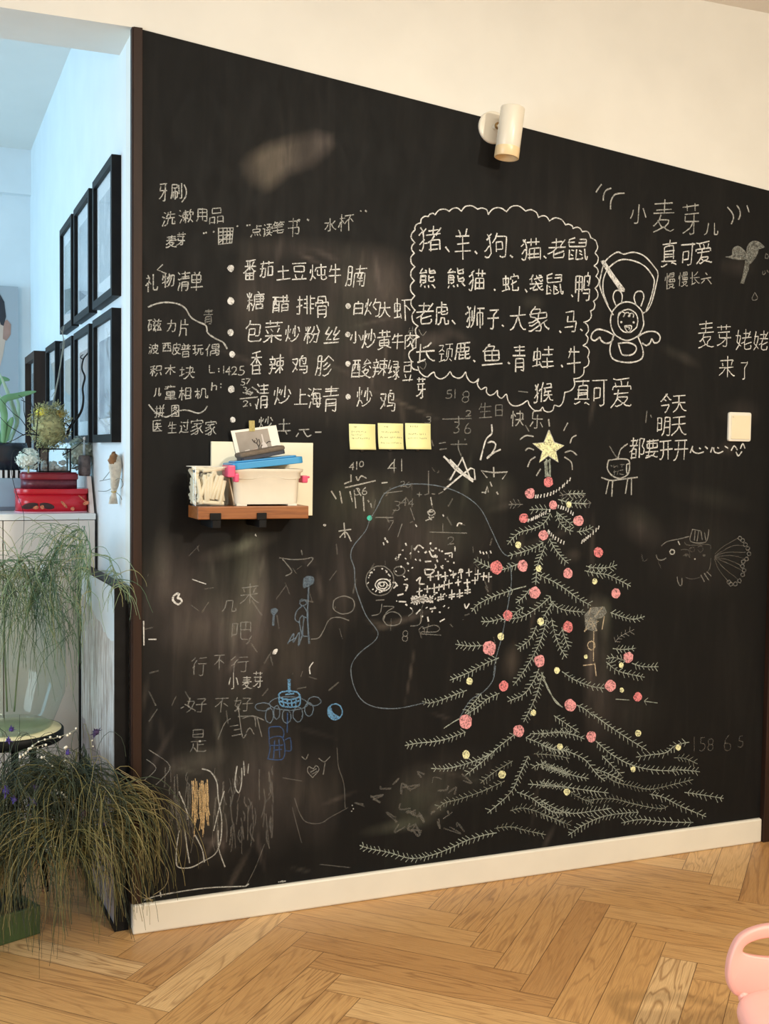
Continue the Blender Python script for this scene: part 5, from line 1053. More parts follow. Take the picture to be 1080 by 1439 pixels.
def frame(y0, y1, z0, z1, label, prm, th=.025, bw=.022, mat=None, group='black framed pictures on the white wall', mount=.045, xw=0.):
    fr = thing('framed_picture', (xw, (y0+y1)/2, z0), label, 'picture', group)
    mb = MB(); m = mat or m_black
    mb.box(xw-th, y0, z0, xw, y1, z0+bw); mb.box(xw-th, y0, z1-bw, xw, y1, z1); mb.box(xw-th, y0, z0+bw, xw, y0+bw, z1-bw); mb.box(xw-th, y1-bw, z0+bw, xw, y1, z1-bw)
    mb.build('frame', m, fr)
    MB().box(xw-th*.55, y0+bw, z0+bw, xw-.002, y1-bw, z1-bw).build('mount', m_mat, fr)
    MB().box(xw-th*.55-.001, y0+bw+mount, z0+bw+mount, xw-th*.55, y1-bw-mount, z1-bw-mount).build('print', prm, fr)
    MB().box(xw-th*.75, y0+bw, z0+bw, xw-th*.7, y1-bw, z1-bw).build('glass', glassy('picture_glass', (1, 1, 1, 1), .02), fr)
    return fr
cols_ = [(.19, .545), (.62, .975), (1.03, 1.36)]
for k_, (ya, yb_) in enumerate(cols_):
    frame(ya, yb_, 1.650, 2.018, ['nearest black framed picture in the upper row on the white wall', 'middle black framed picture in the upper row on the white wall', 'farthest black framed picture in the upper row on the white wall'][k_], pr[k_])
    frame(ya, yb_, 1.262, 1.618, ['nearest black framed picture in the lower row on the white wall', 'second black framed picture in the lower row behind the dark branch', 'third black framed picture in the lower row on the white wall'][k_], pr[(3, 3, 2)[k_]])
frame(1.46, 1.80, 1.40, 1.636, 'smaller black framed picture at far end of the lower row', pr[2], th=.03)
frame(2.0, 2.42, 1.15, 1.64, 'deep dark brown framed picture near the far corner', pr[1], th=.055, bw=.03, mat=m_brown)

# portrait canvas on the far wall
yw = YB-.03
c0, c1 = P(25.5, 403, 1, yw), P(-75, 640, 1, yw)
pc = thing('portrait_canvas', (c1.x, YB, c1.z), 'large grey portrait canvas of a dark haired head on the far wall', 'canvas')
MB().box(c1.x, yw, c1.z, c0.x, YB, c0.z).build('canvas', pm('grey_canvas', srgb(178, 180, 184), .8, .05, 2), pc)
def flat(pts, d, name, mat, parent, y=yw):
    vs = [P(px, py, 1, y-d) for px, py in pts]; mb = MB(); mb.add([tuple(v) for v in vs], [tuple(range(len(vs)))]); return mb.build(name, mat, parent)
m_skin = pm('skin_print', srgb(214, 182, 162), .8, .06, 6)
flat([(-60, 455), (-58, 500), (-40, 540), (-22, 552), (-5, 535), (4, 500), (9, 470), (6, 440), (-25, 425), (-50, 435)], .001, 'face', m_skin, pc)
flat([(5, 452), (10, 449), (15.5, 456), (15, 470), (9, 479), (4, 476)], .0015, 'ear', pm('ear_print', srgb(176, 132, 116), .8, .15, 20), pc)
flat([(-66, 470), (-70, 440), (-58, 410), (-30, 395), (-5, 405), (6, 424), (8.5, 445), (5, 458), (1, 456), (-4, 440), (-30, 432), (-52, 445), (-60, 470)], .002, 'hair', pm('hair_print', srgb(58, 54, 58), .8, .1), pc)
flat([(-90, 640), (-80, 580), (-45, 555), (-22, 562), (0, 553), (18, 580), (22, 640)], .0008, 'shirt', pm('shirt_print', srgb(196, 198, 200), .8, .05, 10), pc)

# cabinet
yf = .60; zt2 = 1.049
cxr = -.008
cab = thing('cabinet', (-.55, .85, 0), 'pale beige cabinet against the white wall carrying tins and plants', 'cabinet')
m_cab = pm('beige_laminate', srgb(226, 216, 208), .45, .02, 4); m_cabt = pm('white_laminate', srgb(232, 232, 230), .35, .02, 4)
MB().box(-1.1, yf+.02, 0.02, cxr, 1.15, zt2-.018).build('body', m_cab, cab)
MB().box(-1.1, yf-.003, zt2-.018, cxr, 1.15, zt2).build('top', m_cabt, cab, bevel=.001)
xs = P(5, 900, 1, yf).x
MB().box(xs+.0015, yf, .03, cxr-.002, yf+.02, zt2-.02).build('door', m_cab, cab, bevel=.001)
MB().box(-1.1, yf, .03, xs-.0015, yf+.02, zt2-.02).build('door', m_cab, cab, bevel=.001)
mb = MB(); mb.prism([(yf+.02, zt2), (1.1, zt2), (1.1, zt2+.11), (yf+.09, zt2+.11)], 0, .012, Matrix(((0, 0, 1, cxr-.013), (1, 0, 0, 0), (0, 1, 0, 0), (0, 0, 0, 1))))
mb.build('side_rail', pm('blush_laminate', srgb(232, 214, 206), .45, .02), cab)
ZT = zt2+.0005
XY = lambda px, y: P(px, 690, 1, y).x
ZZ = lambda px, py, y: P(px, py, 1, y).z
# red tin
ty = .70
m_red = pm('red_lacquer', srgb(206, 26, 44), .22, .06, 8); m_maroon = pm('maroon_lacquer', srgb(140, 30, 44), .3, .1, 30); m_gold = pm('gold_print', srgb(206, 120, 84), .35, .5, 160); m_dkp = pm('dark_leaf_print', srgb(60, 34, 36), .4, .3, 90)
tx0, tx1 = XY(22, ty-.06), XY(127, ty-.06); tcx = (tx0+tx1)/2; tw = (tx1-tx0)/2; tz1 = ZZ(70, 687, ty-.06)
def oval(cx, cy, rx, ry, n=48, e=3.2):
    return [(cx+rx*math.copysign(abs(math.cos(2*math.pi*k/n))**(2/e), math.cos(2*math.pi*k/n)), cy+ry*math.copysign(abs(math.sin(2*math.pi*k/n))**(2/e), math.sin(2*math.pi*k/n))) for k in range(n)]
tin = thing('red_tin', (tcx, ty, ZT), 'wide bright red oval tin with gold leaf pattern on the cabinet', 'tin')
MB().prism(oval(tcx, ty, tw-.003, .068), ZT, tz1-.012, smooth=True).build('body', m_red, tin)
MB().prism(oval(tcx, ty, tw, .071), tz1-.016, tz1, smooth=True).build('lid', m_red, tin, bevel=.002)
MB().prism(oval(tcx, ty, tw-.001, .070), ZT, ZT+.004, smooth=True).build('base_band', pm('pink_band', srgb(230, 160, 176), .3), tin)
for k_, (px, py, rx, rz, rt, mt) in enumerate(((42, 711, .024, .009, -10, m_dkp), (66, 711, .022, .009, 12, m_dkp), (50, 713, .009, .006, 0, m_gold), (60, 712, .007, .008, 30, m_gold), (63, 691, .003, .006, 0, m_gold), (90, 709, .004, .014, -40, m_gold), (102, 715, .006, .006, 0, m_gold), (121, 707, .010, .006, -20, m_gold), (115, 700, .002, .014, -50, m_gold))):
    c = P(px, py, 1, ty-.0685)
    MB().ball(c, rx, .0012, rz, n=16, m=8, M=Matrix.Rotation(rad(rt), 3, 'Y')).build('leaf_pattern', mt, tin)
# maroon tin on top
my = .71; mx0, mx1 = XY(30, my-.05), XY(112, my-.05); mcx = (mx0+mx1)/2; mw = (mx1-mx0)/2; mz1 = ZZ(70, 664, my-.05)
tz1 += .0005
t2 = thing('maroon_tin', (mcx, my, tz1), 'smaller maroon tin with ridged lid stacked on the red tin', 'tin')
MB().prism(oval(mcx, my, mw-.003, .055), tz1, tz1+(mz1-tz1)*.55, smooth=True).build('body', pm('brown_maroon', srgb(104, 46, 58), .35, .3, 120), t2)
mb = MB(); mb.prism(oval(mcx, my, mw, .058), tz1+(mz1-tz1)*.55, mz1-.004, smooth=True); mb.prism(oval(mcx, my, mw-.004, .054), mz1-.004, mz1, smooth=True); mb.build('lid', m_maroon, t2, bevel=.002)
mz1 += .0005
# glass terrarium
gy = .70; g0, g1 = XY(56, gy-.04), XY(99, gy-.04); gz1 = ZZ(80, 630, gy-.04); gd = .038
ter = thing('terrarium', ((g0+g1)/2, gy, mz1), 'black edged glass terrarium with dried moss standing on the maroon tin', 'terrarium')
mb = MB(); e = .0022
for x in (g0, g1, g0+(g1-g0)*.27):
    for y in ((gy-gd, gy+gd) if x != g0+(g1-g0)*.27 else (gy-gd,)): mb.box(x-e, y-e, mz1, x+e, y+e, gz1)
for z in (mz1+e, gz1-e):
    for y in (gy-gd, gy+gd): mb.box(g0, y-e, z-e, g1, y+e, z+e)
    for x in (g0, g1): mb.box(x-e, gy-gd, z-e, x+e, gy+gd, z+e)
mb.build('edges', m_bmetal, ter)
mb = MB(); mb.box(g0, gy-gd-.0004, mz1, g1, gy-gd+.0004, gz1); mb.box(g0-.0004, gy-gd, mz1, g0+.0004, gy+gd, gz1); mb.box(g1-.0004, gy-gd, mz1, g1+.0004, gy+gd, gz1); mb.build('panes', glassy('terrarium_glass', (.96, .98, .98, 1)), ter)
mb = MB(); rp = random.Random(8)
for k_ in range(40): mb.ball((rp.uniform(g0+.01, g1-.01), rp.uniform(gy-gd+.01, gy+gd-.01), mz1+rp.uniform(.006, .03)), rp.uniform(.005, .009), n=8, m=5)
mb.build('pebbles', pm('pale_pebbles', srgb(196, 198, 196), .6, .3, 60), ter)
tag(ter.children[-1], kind='stuff')
m_moss = pm('dried_moss', srgb(176, 172, 124), .95, .45, 90, .8)
mb = MB(); mcz = ZZ(68, 597, gy); mcxx = XY(70, gy)
for k_ in range(900):
    a, b_, r_ = rp.uniform(0, 6.28), rp.uniform(-1.4, 1.2), rp.uniform(.7, 1.12)
    d = Vector((math.cos(a)*math.cos(b_)*.056, math.sin(a)*math.cos(b_)*.045, math.sin(b_)*.062-.008*(b_ < 0)))*r_
    c = Vector((mcxx, gy, mcz))+d; e2 = c+Vector((rp.uniform(-.014, .014), rp.uniform(-.01, .01), rp.uniform(-.012, .016)))
    mb.tube([c, (c+e2)/2+Vector((rp.uniform(-.004, .004),)*3), e2], .0012, 3)
mb.ball((mcxx, gy, mcz-.006), .046, .038, .052, jit=.12); mb.build('moss', m_moss, ter); tag(ter.children[-1], kind='stuff')
br_ = MB()
def pxl(pts, y, dy=0): return [P(a, b_, 1, y+dy*i) for i, (a, b_) in enumerate(pts)]
def twig(name, label, paths, mat, y, r0=.0035, cat='branch'):
    mb = MB()
    for pts, rr_ in paths:
        s3 = spline(pxl(pts, y), 6); n = len(s3)
        mb.tube(s3, [rr_*(1-.6*i/n) for i in range(n)], 7)
    o = mb.build(name, mat); return tag(o, label, cat)
twig('dark_branch', 'crooked dark brown branch rising from moss before the lower pictures', [([(94, 613), (98, 600), (108, 588), (115, 575), (117, 560), (116, 545), (119, 530), (115, 518), (117, 505), (122, 498), (126, 494)], .0046), ([(117, 505), (113, 502), (117, 498)], .002), ([(98, 600), (92, 595), (88, 598)], .002)], m_bmetal, .69)
twig('pale_branch', 'thin pale grey branch standing taller than the dark branch', [([(70, 590), (74, 570), (78, 550), (82, 530), (86, 505), (89, 480), (88, 468), (90, 458)], .003), ([(82, 530), (78, 548), (72, 558)], .0018), ([(86, 505), (90, 488), (91, 475)], .0016), ([(88, 468), (84, 462)], .0014)], pm('pale_bark', srgb(146, 150, 140), .8, .2, 60), .74)
twig('curved_twigs', 'tangle of thin dark curved twigs at the left of the terrarium', [([(55, 612), (44, 610), (33, 611), (20, 618), (0, 626)], .002), ([(52, 610), (40, 598), (34, 580), (33, 562), (26, 555)], .0016), ([(48, 600), (46, 575), (42, 560)], .0015), ([(40, 640), (20, 632), (16, 660), (22, 690), (33, 722), (32, 760), (26, 800)], .0012), ([(50, 625), (52, 600), (55, 575), (60, 560)], .0018), ([(34, 612), (12, 598), (0, 586)], .0014), ([(44, 612), (30, 590), (18, 580), (0, 560)], .0014), ([(88, 640), (104, 630), (116, 620)], .0018), ([(30, 562), (44, 570), (54, 578)], .0012)], m_bmetal, .57, cat='twigs')
# lemon-like yellow flower heads
for px, py, r_, lab, co in ((60, 584, .022, 'round bright yellow dried flower head on the moss', (226, 212, 84)), (83, 586, .017, 'smaller ochre dried flower head on the moss', (206, 172, 84))):
    c = P(px, py-3, 1, .70); mb = MB(); mb.ball(c, r_, r_, r_*.85, 14, 10, jit=.04)
    tag(mb.build('flower_head', pm('yellow_head', srgb(*co), .8, .12, 120, .6)), lab, 'flower')
def hydrangea(px, py, y, r_, label, cols, seed, flat_=.8):
    rr_ = random.Random(seed); c = P(px, py, 1, y)
    th = thing('white_flower_cluster', c, label, 'flower')
    mb = MB()
    for k_ in range(90):
        a, b_ = rr_.uniform(0, 6.28), rr_.uniform(-1.2, 1.45)
        d = Vector((math.cos(a)*math.cos(b_), math.sin(a)*math.cos(b_), math.sin(b_)*flat_)); p = c+d*r_*rr_.uniform(.8, 1.05)
        qn = d.to_track_quat('Z', 'Y').to_matrix()
        for j in range(4):
            ang = j*math.pi/2+rr_.uniform(-.3, .3); s_ = r_*.26*rr_.uniform(.8, 1.2)
            vs = [p, p+qn @ Vector((math.cos(ang-.55)*s_*.7, math.sin(ang-.55)*s_*.7, s_*.16)), p+qn @ Vector((math.cos(ang)*s_, math.sin(ang)*s_, s_*.3)), p+qn @ Vector((math.cos(ang+.55)*s_*.7, math.sin(ang+.55)*s_*.7, s_*.16))]
            mb.add(vs, [(0, 1, 2, 3)], True)
    mb.ball(c, r_*.78, r_*.78, r_*.7*flat_)
    mb.build('petals', cols, th); tag(th.children[-1], kind='stuff')
    MB().tube([c+Vector((0, 0, -r_*.6)), c+Vector((0, .004, -r_*1.15))], .003, 6).build('stem', m_moss, th)
hydrangea(40, 645, .64, .036, 'bright white artificial flower cluster left of the terrarium', pm('white_petals', srgb(232, 238, 226), .7, .05, 60), 1)
hydrangea(112, 638, .75, .046, 'greyish white flower cluster right of the terrarium', pm('grey_petals', srgb(192, 198, 182), .8, .2, 40), 2, 1.1)
# small black basket with white stripes, low box
y_ = .78
bt = MB(); c = P(2, 700, 1, y_)
blx0, blx1 = XY(-70, y_), XY(31, y_)
bb = thing('pale_blue_box', ((blx0+blx1)/2, y_+.05, ZT), 'pale blue low box under the black pot on the cabinet', 'box')
MB().box(blx0, y_, ZT, blx1, y_+.13, ZZ(0, 672, y_)).build('box', pm('pale_blue_card', srgb(160, 186, 206), .5, .08, 8), bb, bevel=.003)
MB().box(blx0-.002, y_-.002, ZT, blx1+.002, y_+.132, ZT+.012).build('base', pm('slate_card', srgb(110, 124, 140), .5), bb)
zb_ = ZZ(0, 672, y_)+.0005
st = thing('striped_tray', ((blx0+blx1)/2, y_+.05, zb_), 'black and white striped tray between the pale box and the pot', 'tray')
mb = MB(); mw_ = MB(); n = 26; zt_ = ZZ(0, 661, y_)
for k_ in range(n):
    x0 = blx0+.004+(blx1-blx0-.008)*k_/n; x1 = blx0+.004+(blx1-blx0-.008)*(k_+1)/n
    (mb if k_ % 2 else mw_).box(x0, y_+.006, zb_, x1, y_+.12, zt_)
mb.build('black_stripes', m_bmetal, st); mw_.build('white_stripes', m_mat, st)
pc_ = P(4, 645, 1, y_+.06); zt_ += .0005
pot = thing('potted_plant', (pc_.x, y_+.06, zt_), 'strap leaved green plant in a glossy black pot on the striped tray', 'plant')
ph_ = ZZ(4, 622, y_+.06)-zt_; pr_ = XY(40, y_+.06)-pc_.x
MB().lathe([(0, 0), (pr_*.80, 0), (pr_*.97, ph_*.35), (pr_, ph_*.75), (pr_*.93, ph_), (pr_*.88, ph_), (pr_*.86, ph_*.86), (0, ph_*.84)], 40, (pc_.x, y_+.06, zt_), sy=.55, close=False).build('pot', pm('black_glaze', srgb(34, 40, 52), .25, .2, 10), pot)
m_leaf = pm('leaf_green', srgb(116, 172, 126), .45, .2, 14); m_leafp = pm('leaf_pale', srgb(168, 200, 176), .45, .15, 14)
def leaf(pts, y, wid, mat, dyl=0):
    s3 = spline([P(a, b_, 1, y+dyl*i) for i, (a, b_) in enumerate(pts)], 6); n = len(s3); vs = []
    for i, p in enumerate(s3):
        t_ = (s3[min(i+1, n-1)]-s3[max(i-1, 0)]).normalized(); nn = Vector((-t_.z, .25, t_.x)).normalized(); f = i/(n-1)
        w_ = wid*(math.sin(math.pi*min(1, f*.92+.08))**.6)
        vs += [p+nn*w_, p+Vector((0, w_*.35, -w_*.2)), p-nn*w_]
    mb = MB(); mb.add(vs, [x_ for i in range(n-1) for x_ in ((3*i, 3*i+1, 3*i+4, 3*i+3), (3*i+1, 3*i+2, 3*i+5, 3*i+4))], True); return mb.build('leaf', mat, pot, solid=.0015)
for pts, w_, mt, yy in (([(4, 622), (5, 600), (6, 582), (3, 568), (8, 560), (24, 556), (40, 552), (51, 550)], .011, m_leaf, .80), ([(8, 622), (6, 596), (4, 580), (2, 566), (-2, 552)], .007, m_leafp, .82), ([(14, 622), (20, 605), (24, 592), (20, 578), (14, 560), (6, 540), (-2, 522)], .007, m_leafp, .85), ([(0, 622), (-8, 580), (-6, 545), (2, 533), (14, 534)], .012, m_leaf, .88), ([(10, 620), (22, 600), (26, 570), (20, 556)], .006, m_leafp, .9), ([(2, 622), (-12, 590), (-22, 560)], .01, m_leaf, .84), ([(6, 622), (12, 600), (18, 586)], .01, m_leaf, .8)):
    leaf(pts, yy, w_, mt)
# right side: brown jar, bud vase, hanging dried bouquet
c0 = P(133, 676, 1, .585); hgt = ZZ(133, 645, .585)
# brown ceramic jar stands on the rail
yj = .72; zj = zt2+.1105; xj = cxr-.0265
bj0 = P(133, 675, 1, .66)
bj = MB(); rj_ = .0185; hj = ZZ(132, 645, .66)-ZZ(132, 674, .66)
jc = (cxr-.0195, .70, zj)
brn = thing('brown_jar', jc, 'small mottled brown grey jar perched on the cabinet side rail', 'jar')
MB().lathe([(0, 0), (rj_*.86, 0), (rj_, .006), (rj_, hj-.008), (rj_*.85, hj), (rj_*.5, hj), (rj_*.45, hj-.01), (0, hj-.012)], 28, jc, close=False).build('body', pm('mottled_brown', srgb(96, 84, 82), .6, .5, 60, .3), brn)
MB().tube([(jc[0], jc[1], zj+hj-.008), (jc[0]-.001, jc[1], zj+hj+.018), (jc[0]+.001, jc[1], zj+hj+.05)], [.004, .0035, .003], 8).build('neck', pm('pale_grey_glass', srgb(190, 206, 216), .2), brn)
MB().ball((jc[0]+.001, jc[1], zj+hj+.052), .0055).build('stopper', m_mat, brn)
dy_ = .245
bq = thing('dried_bouquet', P(160, 643, 0, 0), 'dried flower bundle wrapped in kraft paper hanging on the white wall', 'bouquet')
def wl_(px, py, off): p = P(px, py, 0, -off); return p
mb = MB(); prof = [(157.5, 640, .006), (161, 645, .016), (162, 655, .018), (162, 668, .014), (161, 682, .011), (160, 690, .007), (160, 694, .006), (159, 700, .010), (159, 708, .013)]
s3 = [wl_(a, b_, .019) for a, b_, r_ in prof]; mb.tube(s3, [r_ for _, _, r_ in prof], 10); mb.build('paper', pm('kraft_paper', srgb(206, 194, 176), .8, .35, 50, .6), bq)
mb = MB(); mb.ball(wl_(158.5, 647, .026), .011, .012, .020, jit=.3); mb.ball(wl_(160, 641, .022), .008, .008, .010, jit=.3); mb.build('dried_flowers', pm('rust_petals', srgb(146, 104, 68), .9, .4, 60), bq)
MB().tube([wl_(156.5, 691, .026), wl_(160, 692, .032), wl_(163.5, 690, .026)], .0016, 6).build('tie', pm('straw_tie', srgb(190, 160, 90), .8), bq)
mb = MB()
for pts in ([(160, 672), (150, 674), (140, 676)], [(158, 678), (168, 672), (173, 680), (170, 686)], [(160, 684), (150, 690), (138, 690)], [(156, 660), (150, 668), (145, 674)], [(160, 690), (168, 696), (171, 702)]):
    mb.tube(spline([wl_(a, b_, .02) for a, b_ in pts], 4), .0009, 5)
mb.build('stems', pm('grey_stem', srgb(120, 122, 112), .9), bq)

# big frame leaning at the corner
lf = thing('leaning_picture', (-.03, .3, 0), 'tall black framed picture standing on the floor at the wall corner', 'picture')
A = P(163, 826, 0, -.044); ztp = A.z
n0 = Vector((-.044, .022, 0)); n1 = Vector((-.066, .545, 0))
dv = (n1-n0).normalized(); nv = Vector((-dv.y, dv.x, 0))     # nv points into the room (-x)
Lf = (n1-n0).length
Mf = Matrix(((dv.x, nv.x, 0, n0.x), (dv.y, nv.y, 0, n0.y), (0, 0, 1, 0), (0, 0, 0, 1)))
mb = MB(); bw = .012; th = .036
mb.box(0, -th, 0.0, bw*.4, 0, ztp, Mf); mb.box(Lf-bw, -th, 0, Lf, 0, ztp, Mf); mb.box(bw*.4, -th, 0, Lf-bw, 0, bw, Mf); mb.box(bw*.4, -th, ztp-.004, Lf-bw, 0, ztp, Mf)
mb.build('frame', m_black, lf)
MB().box(bw*.4, -th+.004, bw, Lf-bw, -.006, ztp-.004, Mf).build('backing', m_mat, lf)
t = NT('lake_photograph'); v = t.coord('Object'); sp_ = t.n('ShaderNodeSeparateXYZ', i_0=v)
n1_ = t.noise(t.coord('Object', (1, 9, 1.2)), 7, 5, .65, .6); n2_ = t.noise(t.coord('Object', (1, 2, 4)), 6, 3)
stripe = t.ramp(n1_, [(.3, srgb(120, 116, 116)), (.45, srgb(186, 180, 176)), (.6, srgb(234, 236, 238)), (.75, srgb(146, 142, 146))])
zz_ = t.math('ADD', sp_.outputs[2], t.math('MULTIPLY', sp_.outputs[1], -.16))
zz_ = t.math('ADD', zz_, t.math('MULTIPLY', n2_, .06))
sky = t.math('GREATER_THAN', zz_, .765); low = t.math('LESS_THAN', zz_, .40)
c_ = t.mix(sky, stripe, srgb(226, 238, 246)); c_ = t.mix(t.math('MULTIPLY', low, .5), c_, srgb(104, 96, 128))
t.link(c_, 'Base Color'); t.b.inputs['Roughness'].default_value = .15
MB().box(.006, -.006, .012, Lf-.03, -.004, ztp-.006, Mf).build('photograph', t.m, lf)

# ---------------------------------------------------------------- vase, stool
yv = .30
vc = P(14, 1018, 1, yv); zst = P(14, 1024, 1, yv).z
sr_ = XY(88, yv)-P(12, 690, 1, yv).x
stl = thing('round_stool', (vc.x, yv, 0), 'round black side table with pale gold top under the glass vase', 'table')
MB().lathe([(0, zst-.03), (sr_-.004, zst-.03), (sr_, zst-.026), (sr_, zst-.004), (sr_-.003, zst-.001), (0, zst-.001)], 56, (vc.x, yv, 0), close=False).build('top', m_black, stl)
MB().lathe([(0, zst-.0012), (sr_-.006, zst-.0012), (sr_-.007, zst), (0, zst)], 56, (vc.x, yv, 0), close=False).build('top_inlay', pm('pale_gold_cork', srgb(226, 214, 172), .5, .12, 40), stl)
for k_ in range(3):
    a = 2.1*k_+.6
    MB().tube([(vc.x+math.cos(a)*sr_*.5, yv+math.sin(a)*sr_*.5, zst-.03), (vc.x+math.cos(a)*sr_*.85, yv+math.sin(a)*sr_*.85, 0)], .010, 10).build('leg', m_black, stl)
zv = zst+.0008
vr = XY(92, yv)-vc.x; vb = XY(72, yv)-vc.x
zr = P(14, 800, 1, yv).z
vs_ = thing('glass_vase', (vc.x, yv, zv), 'big clear glass vase of weeping green stems on the round table', 'vase')
HV = zr-zv
prof = [(0, 0), (vb*.9, 0), (vb, .006), (vb*1.05, .02), (vr*.98, HV*.22), (vr, HV*.42), (vr*.97, HV*.7), (vr*.82, HV*.92), (vr*.78, HV), (vr*.80, HV*1.01)]
MB().lathe(prof, 56, (vc.x, yv, zv), close=False).build('body', glassy('vase_glass', (.84, .90, .87, 1), .02), vs_)
MB().lathe([(0, .001), (vb*.9, .001), (vb*.98, .008), (vb*.9, .016), (0, .012)], 48, (vc.x, yv, zv), close=False).build('thick_base', glassy('thick_glass', (.93, .97, .94, 1), .03, .4), vs_)
def clear(p):
    "keep a strand out of the wall corner and the picture leaning there"
    if p.x > -.105 and p.y > -.012:
        if p.y > .06 or p.x < -.02: p.x = -.105
        else: p.y = -.014
    if p.z < .004: p.z = .004
    return p
def strand(mb, base, d, length, droop, r_=.0011, n=9, wig=.006, rnd=random):
    p = clear(Vector(base)); d = Vector(d).normalized(); pts = [p.copy()]; st_ = length/n
    for i in range(n):
        d = (d+Vector((rnd.uniform(-1, 1)*wig*8, rnd.uniform(-1, 1)*wig*8, -droop*(i+1)/n))).normalized()
        p = clear(p+d*st_)
        pts.append(p.copy())
    mb.tube(pts, [r_*(1-.6*i/n) for i in range(n+1)], 3, False)
m_wg = [pm('weeping_green_a', srgb(126, 146, 112), .7, .3, 20), pm('weeping_green_b', srgb(84, 112, 82), .7, .3, 20), pm('weeping_olive', srgb(150, 150, 104), .7, .3, 20)]
rv = random.Random(31)
# main arching stems with hanging threads
arcs = [[(20, 1000), (30, 900), (50, 830), (70, 780), (95, 738)], [(40, 860), (66, 800), (92, 756), (122, 764), (146, 800)], [(35, 830), (70, 775), (104, 768), (132, 796), (150, 830)],
        [(10, 1000), (6, 880), (10, 830), (24, 790), (40, 800), (60, 850)], [(-6, 880), (-12, 810), (0, 790), (14, 830)], [(50, 870), (60, 810), (80, 790), (100, 824), (112, 870)], [(-20, 860), (-30, 800), (-20, 790), (-8, 840)], [(50, 840), (80, 770), (112, 744), (140, 760), (160, 800), (168, 826)], [(36, 870), (52, 820), (66, 806), (84, 850), (92, 900)]]
mb_st = MB(); mbs = [MB(), MB(), MB()]
for k_, pts in enumerate(arcs):
    dd = rv.uniform(-.05, .04)
    s3 = [clear(q_) for q_ in spline([P(a, b_, 1, yv+dd*min(1, i/3)-.40*max(0, (a-92)/70)) for i, (a, b_) in enumerate(pts)], 7)]; n = len(s3)
    mb_st.tube(s3, [.0024*(1-.65*i/n) for i in range(n)], 6)
    for i in range(int(n*.35), n):
        for j in range(3):
            d = Vector((rv.uniform(-.5, .45), rv.uniform(-.5, .2), rv.uniform(-.5, .35)))
            far_ = max(0, min(1, (s3[i].x-vc.x-.09)/.10))
            strand(mbs[rv.choice([0, 0, 1, 1, 2])], s3[i], d, rv.uniform(.08, .30)*(1-.55*far_), rv.uniform(.35, .8), .0011, 11, .035, rv)
for k_ in range(90):
    b_ = P(rv.uniform(-40, 82), rv.uniform(775, 870), 1, yv+rv.uniform(-.09, .05))
    strand(mbs[rv.choice([0, 1, 1])], b_, (rv.uniform(-.45, .5), rv.uniform(-.5, .3), rv.uniform(-.9, .3)), rv.uniform(.12, .34), rv.uniform(.4, .9), .0014, 11, .035, rv)
mb_st.build('main_stems', pm('stem_green', srgb(98, 116, 84), .7, .2, 20), vs_)
for k_, m_ in enumerate(mbs): tag(m_.build('weeping_threads', m_wg[k_], vs_), kind='stuff')

# ---------------------------------------------------------------- planter with grasses
g_r = P(57, 1312, 2, 0); g_l = P(0, 1330, 2, 0)
du = (g_r-g_l).normalized(); dn = Vector((-du.y, du.x, 0))
Mp = Matrix(((du.x, dn.x, 0, g_r.x), (du.y, dn.y, 0, g_r.y), (0, 0, 1, 0), (0, 0, 0, 1)))
hp = .075
pl = thing('grass_planter', g_r, 'green planter box overflowing with weeping grass and purple flowers', 'planter')
mb = MB(); Lp, Dp = .52, .17
mb.box(-Lp, 0, 0, 0, .010, hp, Mp); mb.box(-Lp, Dp-.01, 0, 0, Dp, hp, Mp); mb.box(-.01, .01, 0, 0, Dp-.01, hp, Mp); mb.box(-Lp, .01, 0, -Lp+.01, Dp-.01, hp, Mp)
mb.build('box', pm('green_plastic', srgb(62, 84, 48), .45, .1, 6), pl, bevel=.003)
MB().box(-Lp+.01, .01, .0, -.01, Dp-.01, hp-.012, Mp).build('soil', pm('soil', srgb(46, 36, 28), .95, .4, 60, .8), pl)
rg = random.Random(77)
GR = [pm('olive_grass', srgb(108, 102, 58), .75, .3, 12), pm('dark_grass', srgb(58, 66, 44), .75, .3, 12), pm('straw_grass', srgb(134, 122, 78), .75, .3, 12), pm('deep_grass', srgb(42, 52, 37), .75, .3, 12)]
gb = [MB(), MB(), MB(), MB()]
def mound(px, py, y, count, spread, short, tall, tints, rise=.6, bend=(.6, 1.1), push=(0, 0)):
    c = P(px, py, 1, y)
    for k_ in range(count):
        a = rg.uniform(0, 6.28); r_ = rg.uniform(0, 1)**.6
        b_ = c+Vector((math.cos(a)*spread*r_, math.sin(a)*spread*.6*r_, rg.uniform(-.05, .02)))
        d = Vector((math.cos(a)*.9+push[0], math.sin(a)*.7+push[1], rg.uniform(.1, 1)*rise+.1))
        strand(gb[rg.choice(tints)], b_, d, rg.uniform(short, tall), rg.uniform(bend[0], bend[1]), rg.uniform(.0009, .0016), 11, .034, rg)
for k_ in range(210):     # rising stems from the soil
    q0 = Mp @ Vector((rg.uniform(-Lp+.02, -.015), rg.uniform(.02, Dp-.02), hp-.015))
    strand(gb[rg.choice([1, 3, 0])], q0, (rg.uniform(-.25, .45), rg.uniform(-.3, .2), 1), rg.uniform(.25, .5), rg.uniform(.05, .35), .0014, 8, .02, rg)
mound(40, 1120, .10, 480, .12, .18, .40, [1, 3, 1, 0])
mound(105, 1085, .04, 360, .07, .14, .32, [1, 3, 1, 0], push=(.15, -.1))
mound(100, 1160, -.03, 300, .08, .15, .34, [0, 0, 2, 2, 1], push=(.05, -.25))
mound(30, 1180, -.02, 340, .12, .15, .36, [1, 0, 3, 1], push=(-.1, -.2))
mound(150, 1120, -.04, 110, .04, .16, .34, [0, 1, 2], push=(.75, -.2), rise=.9)
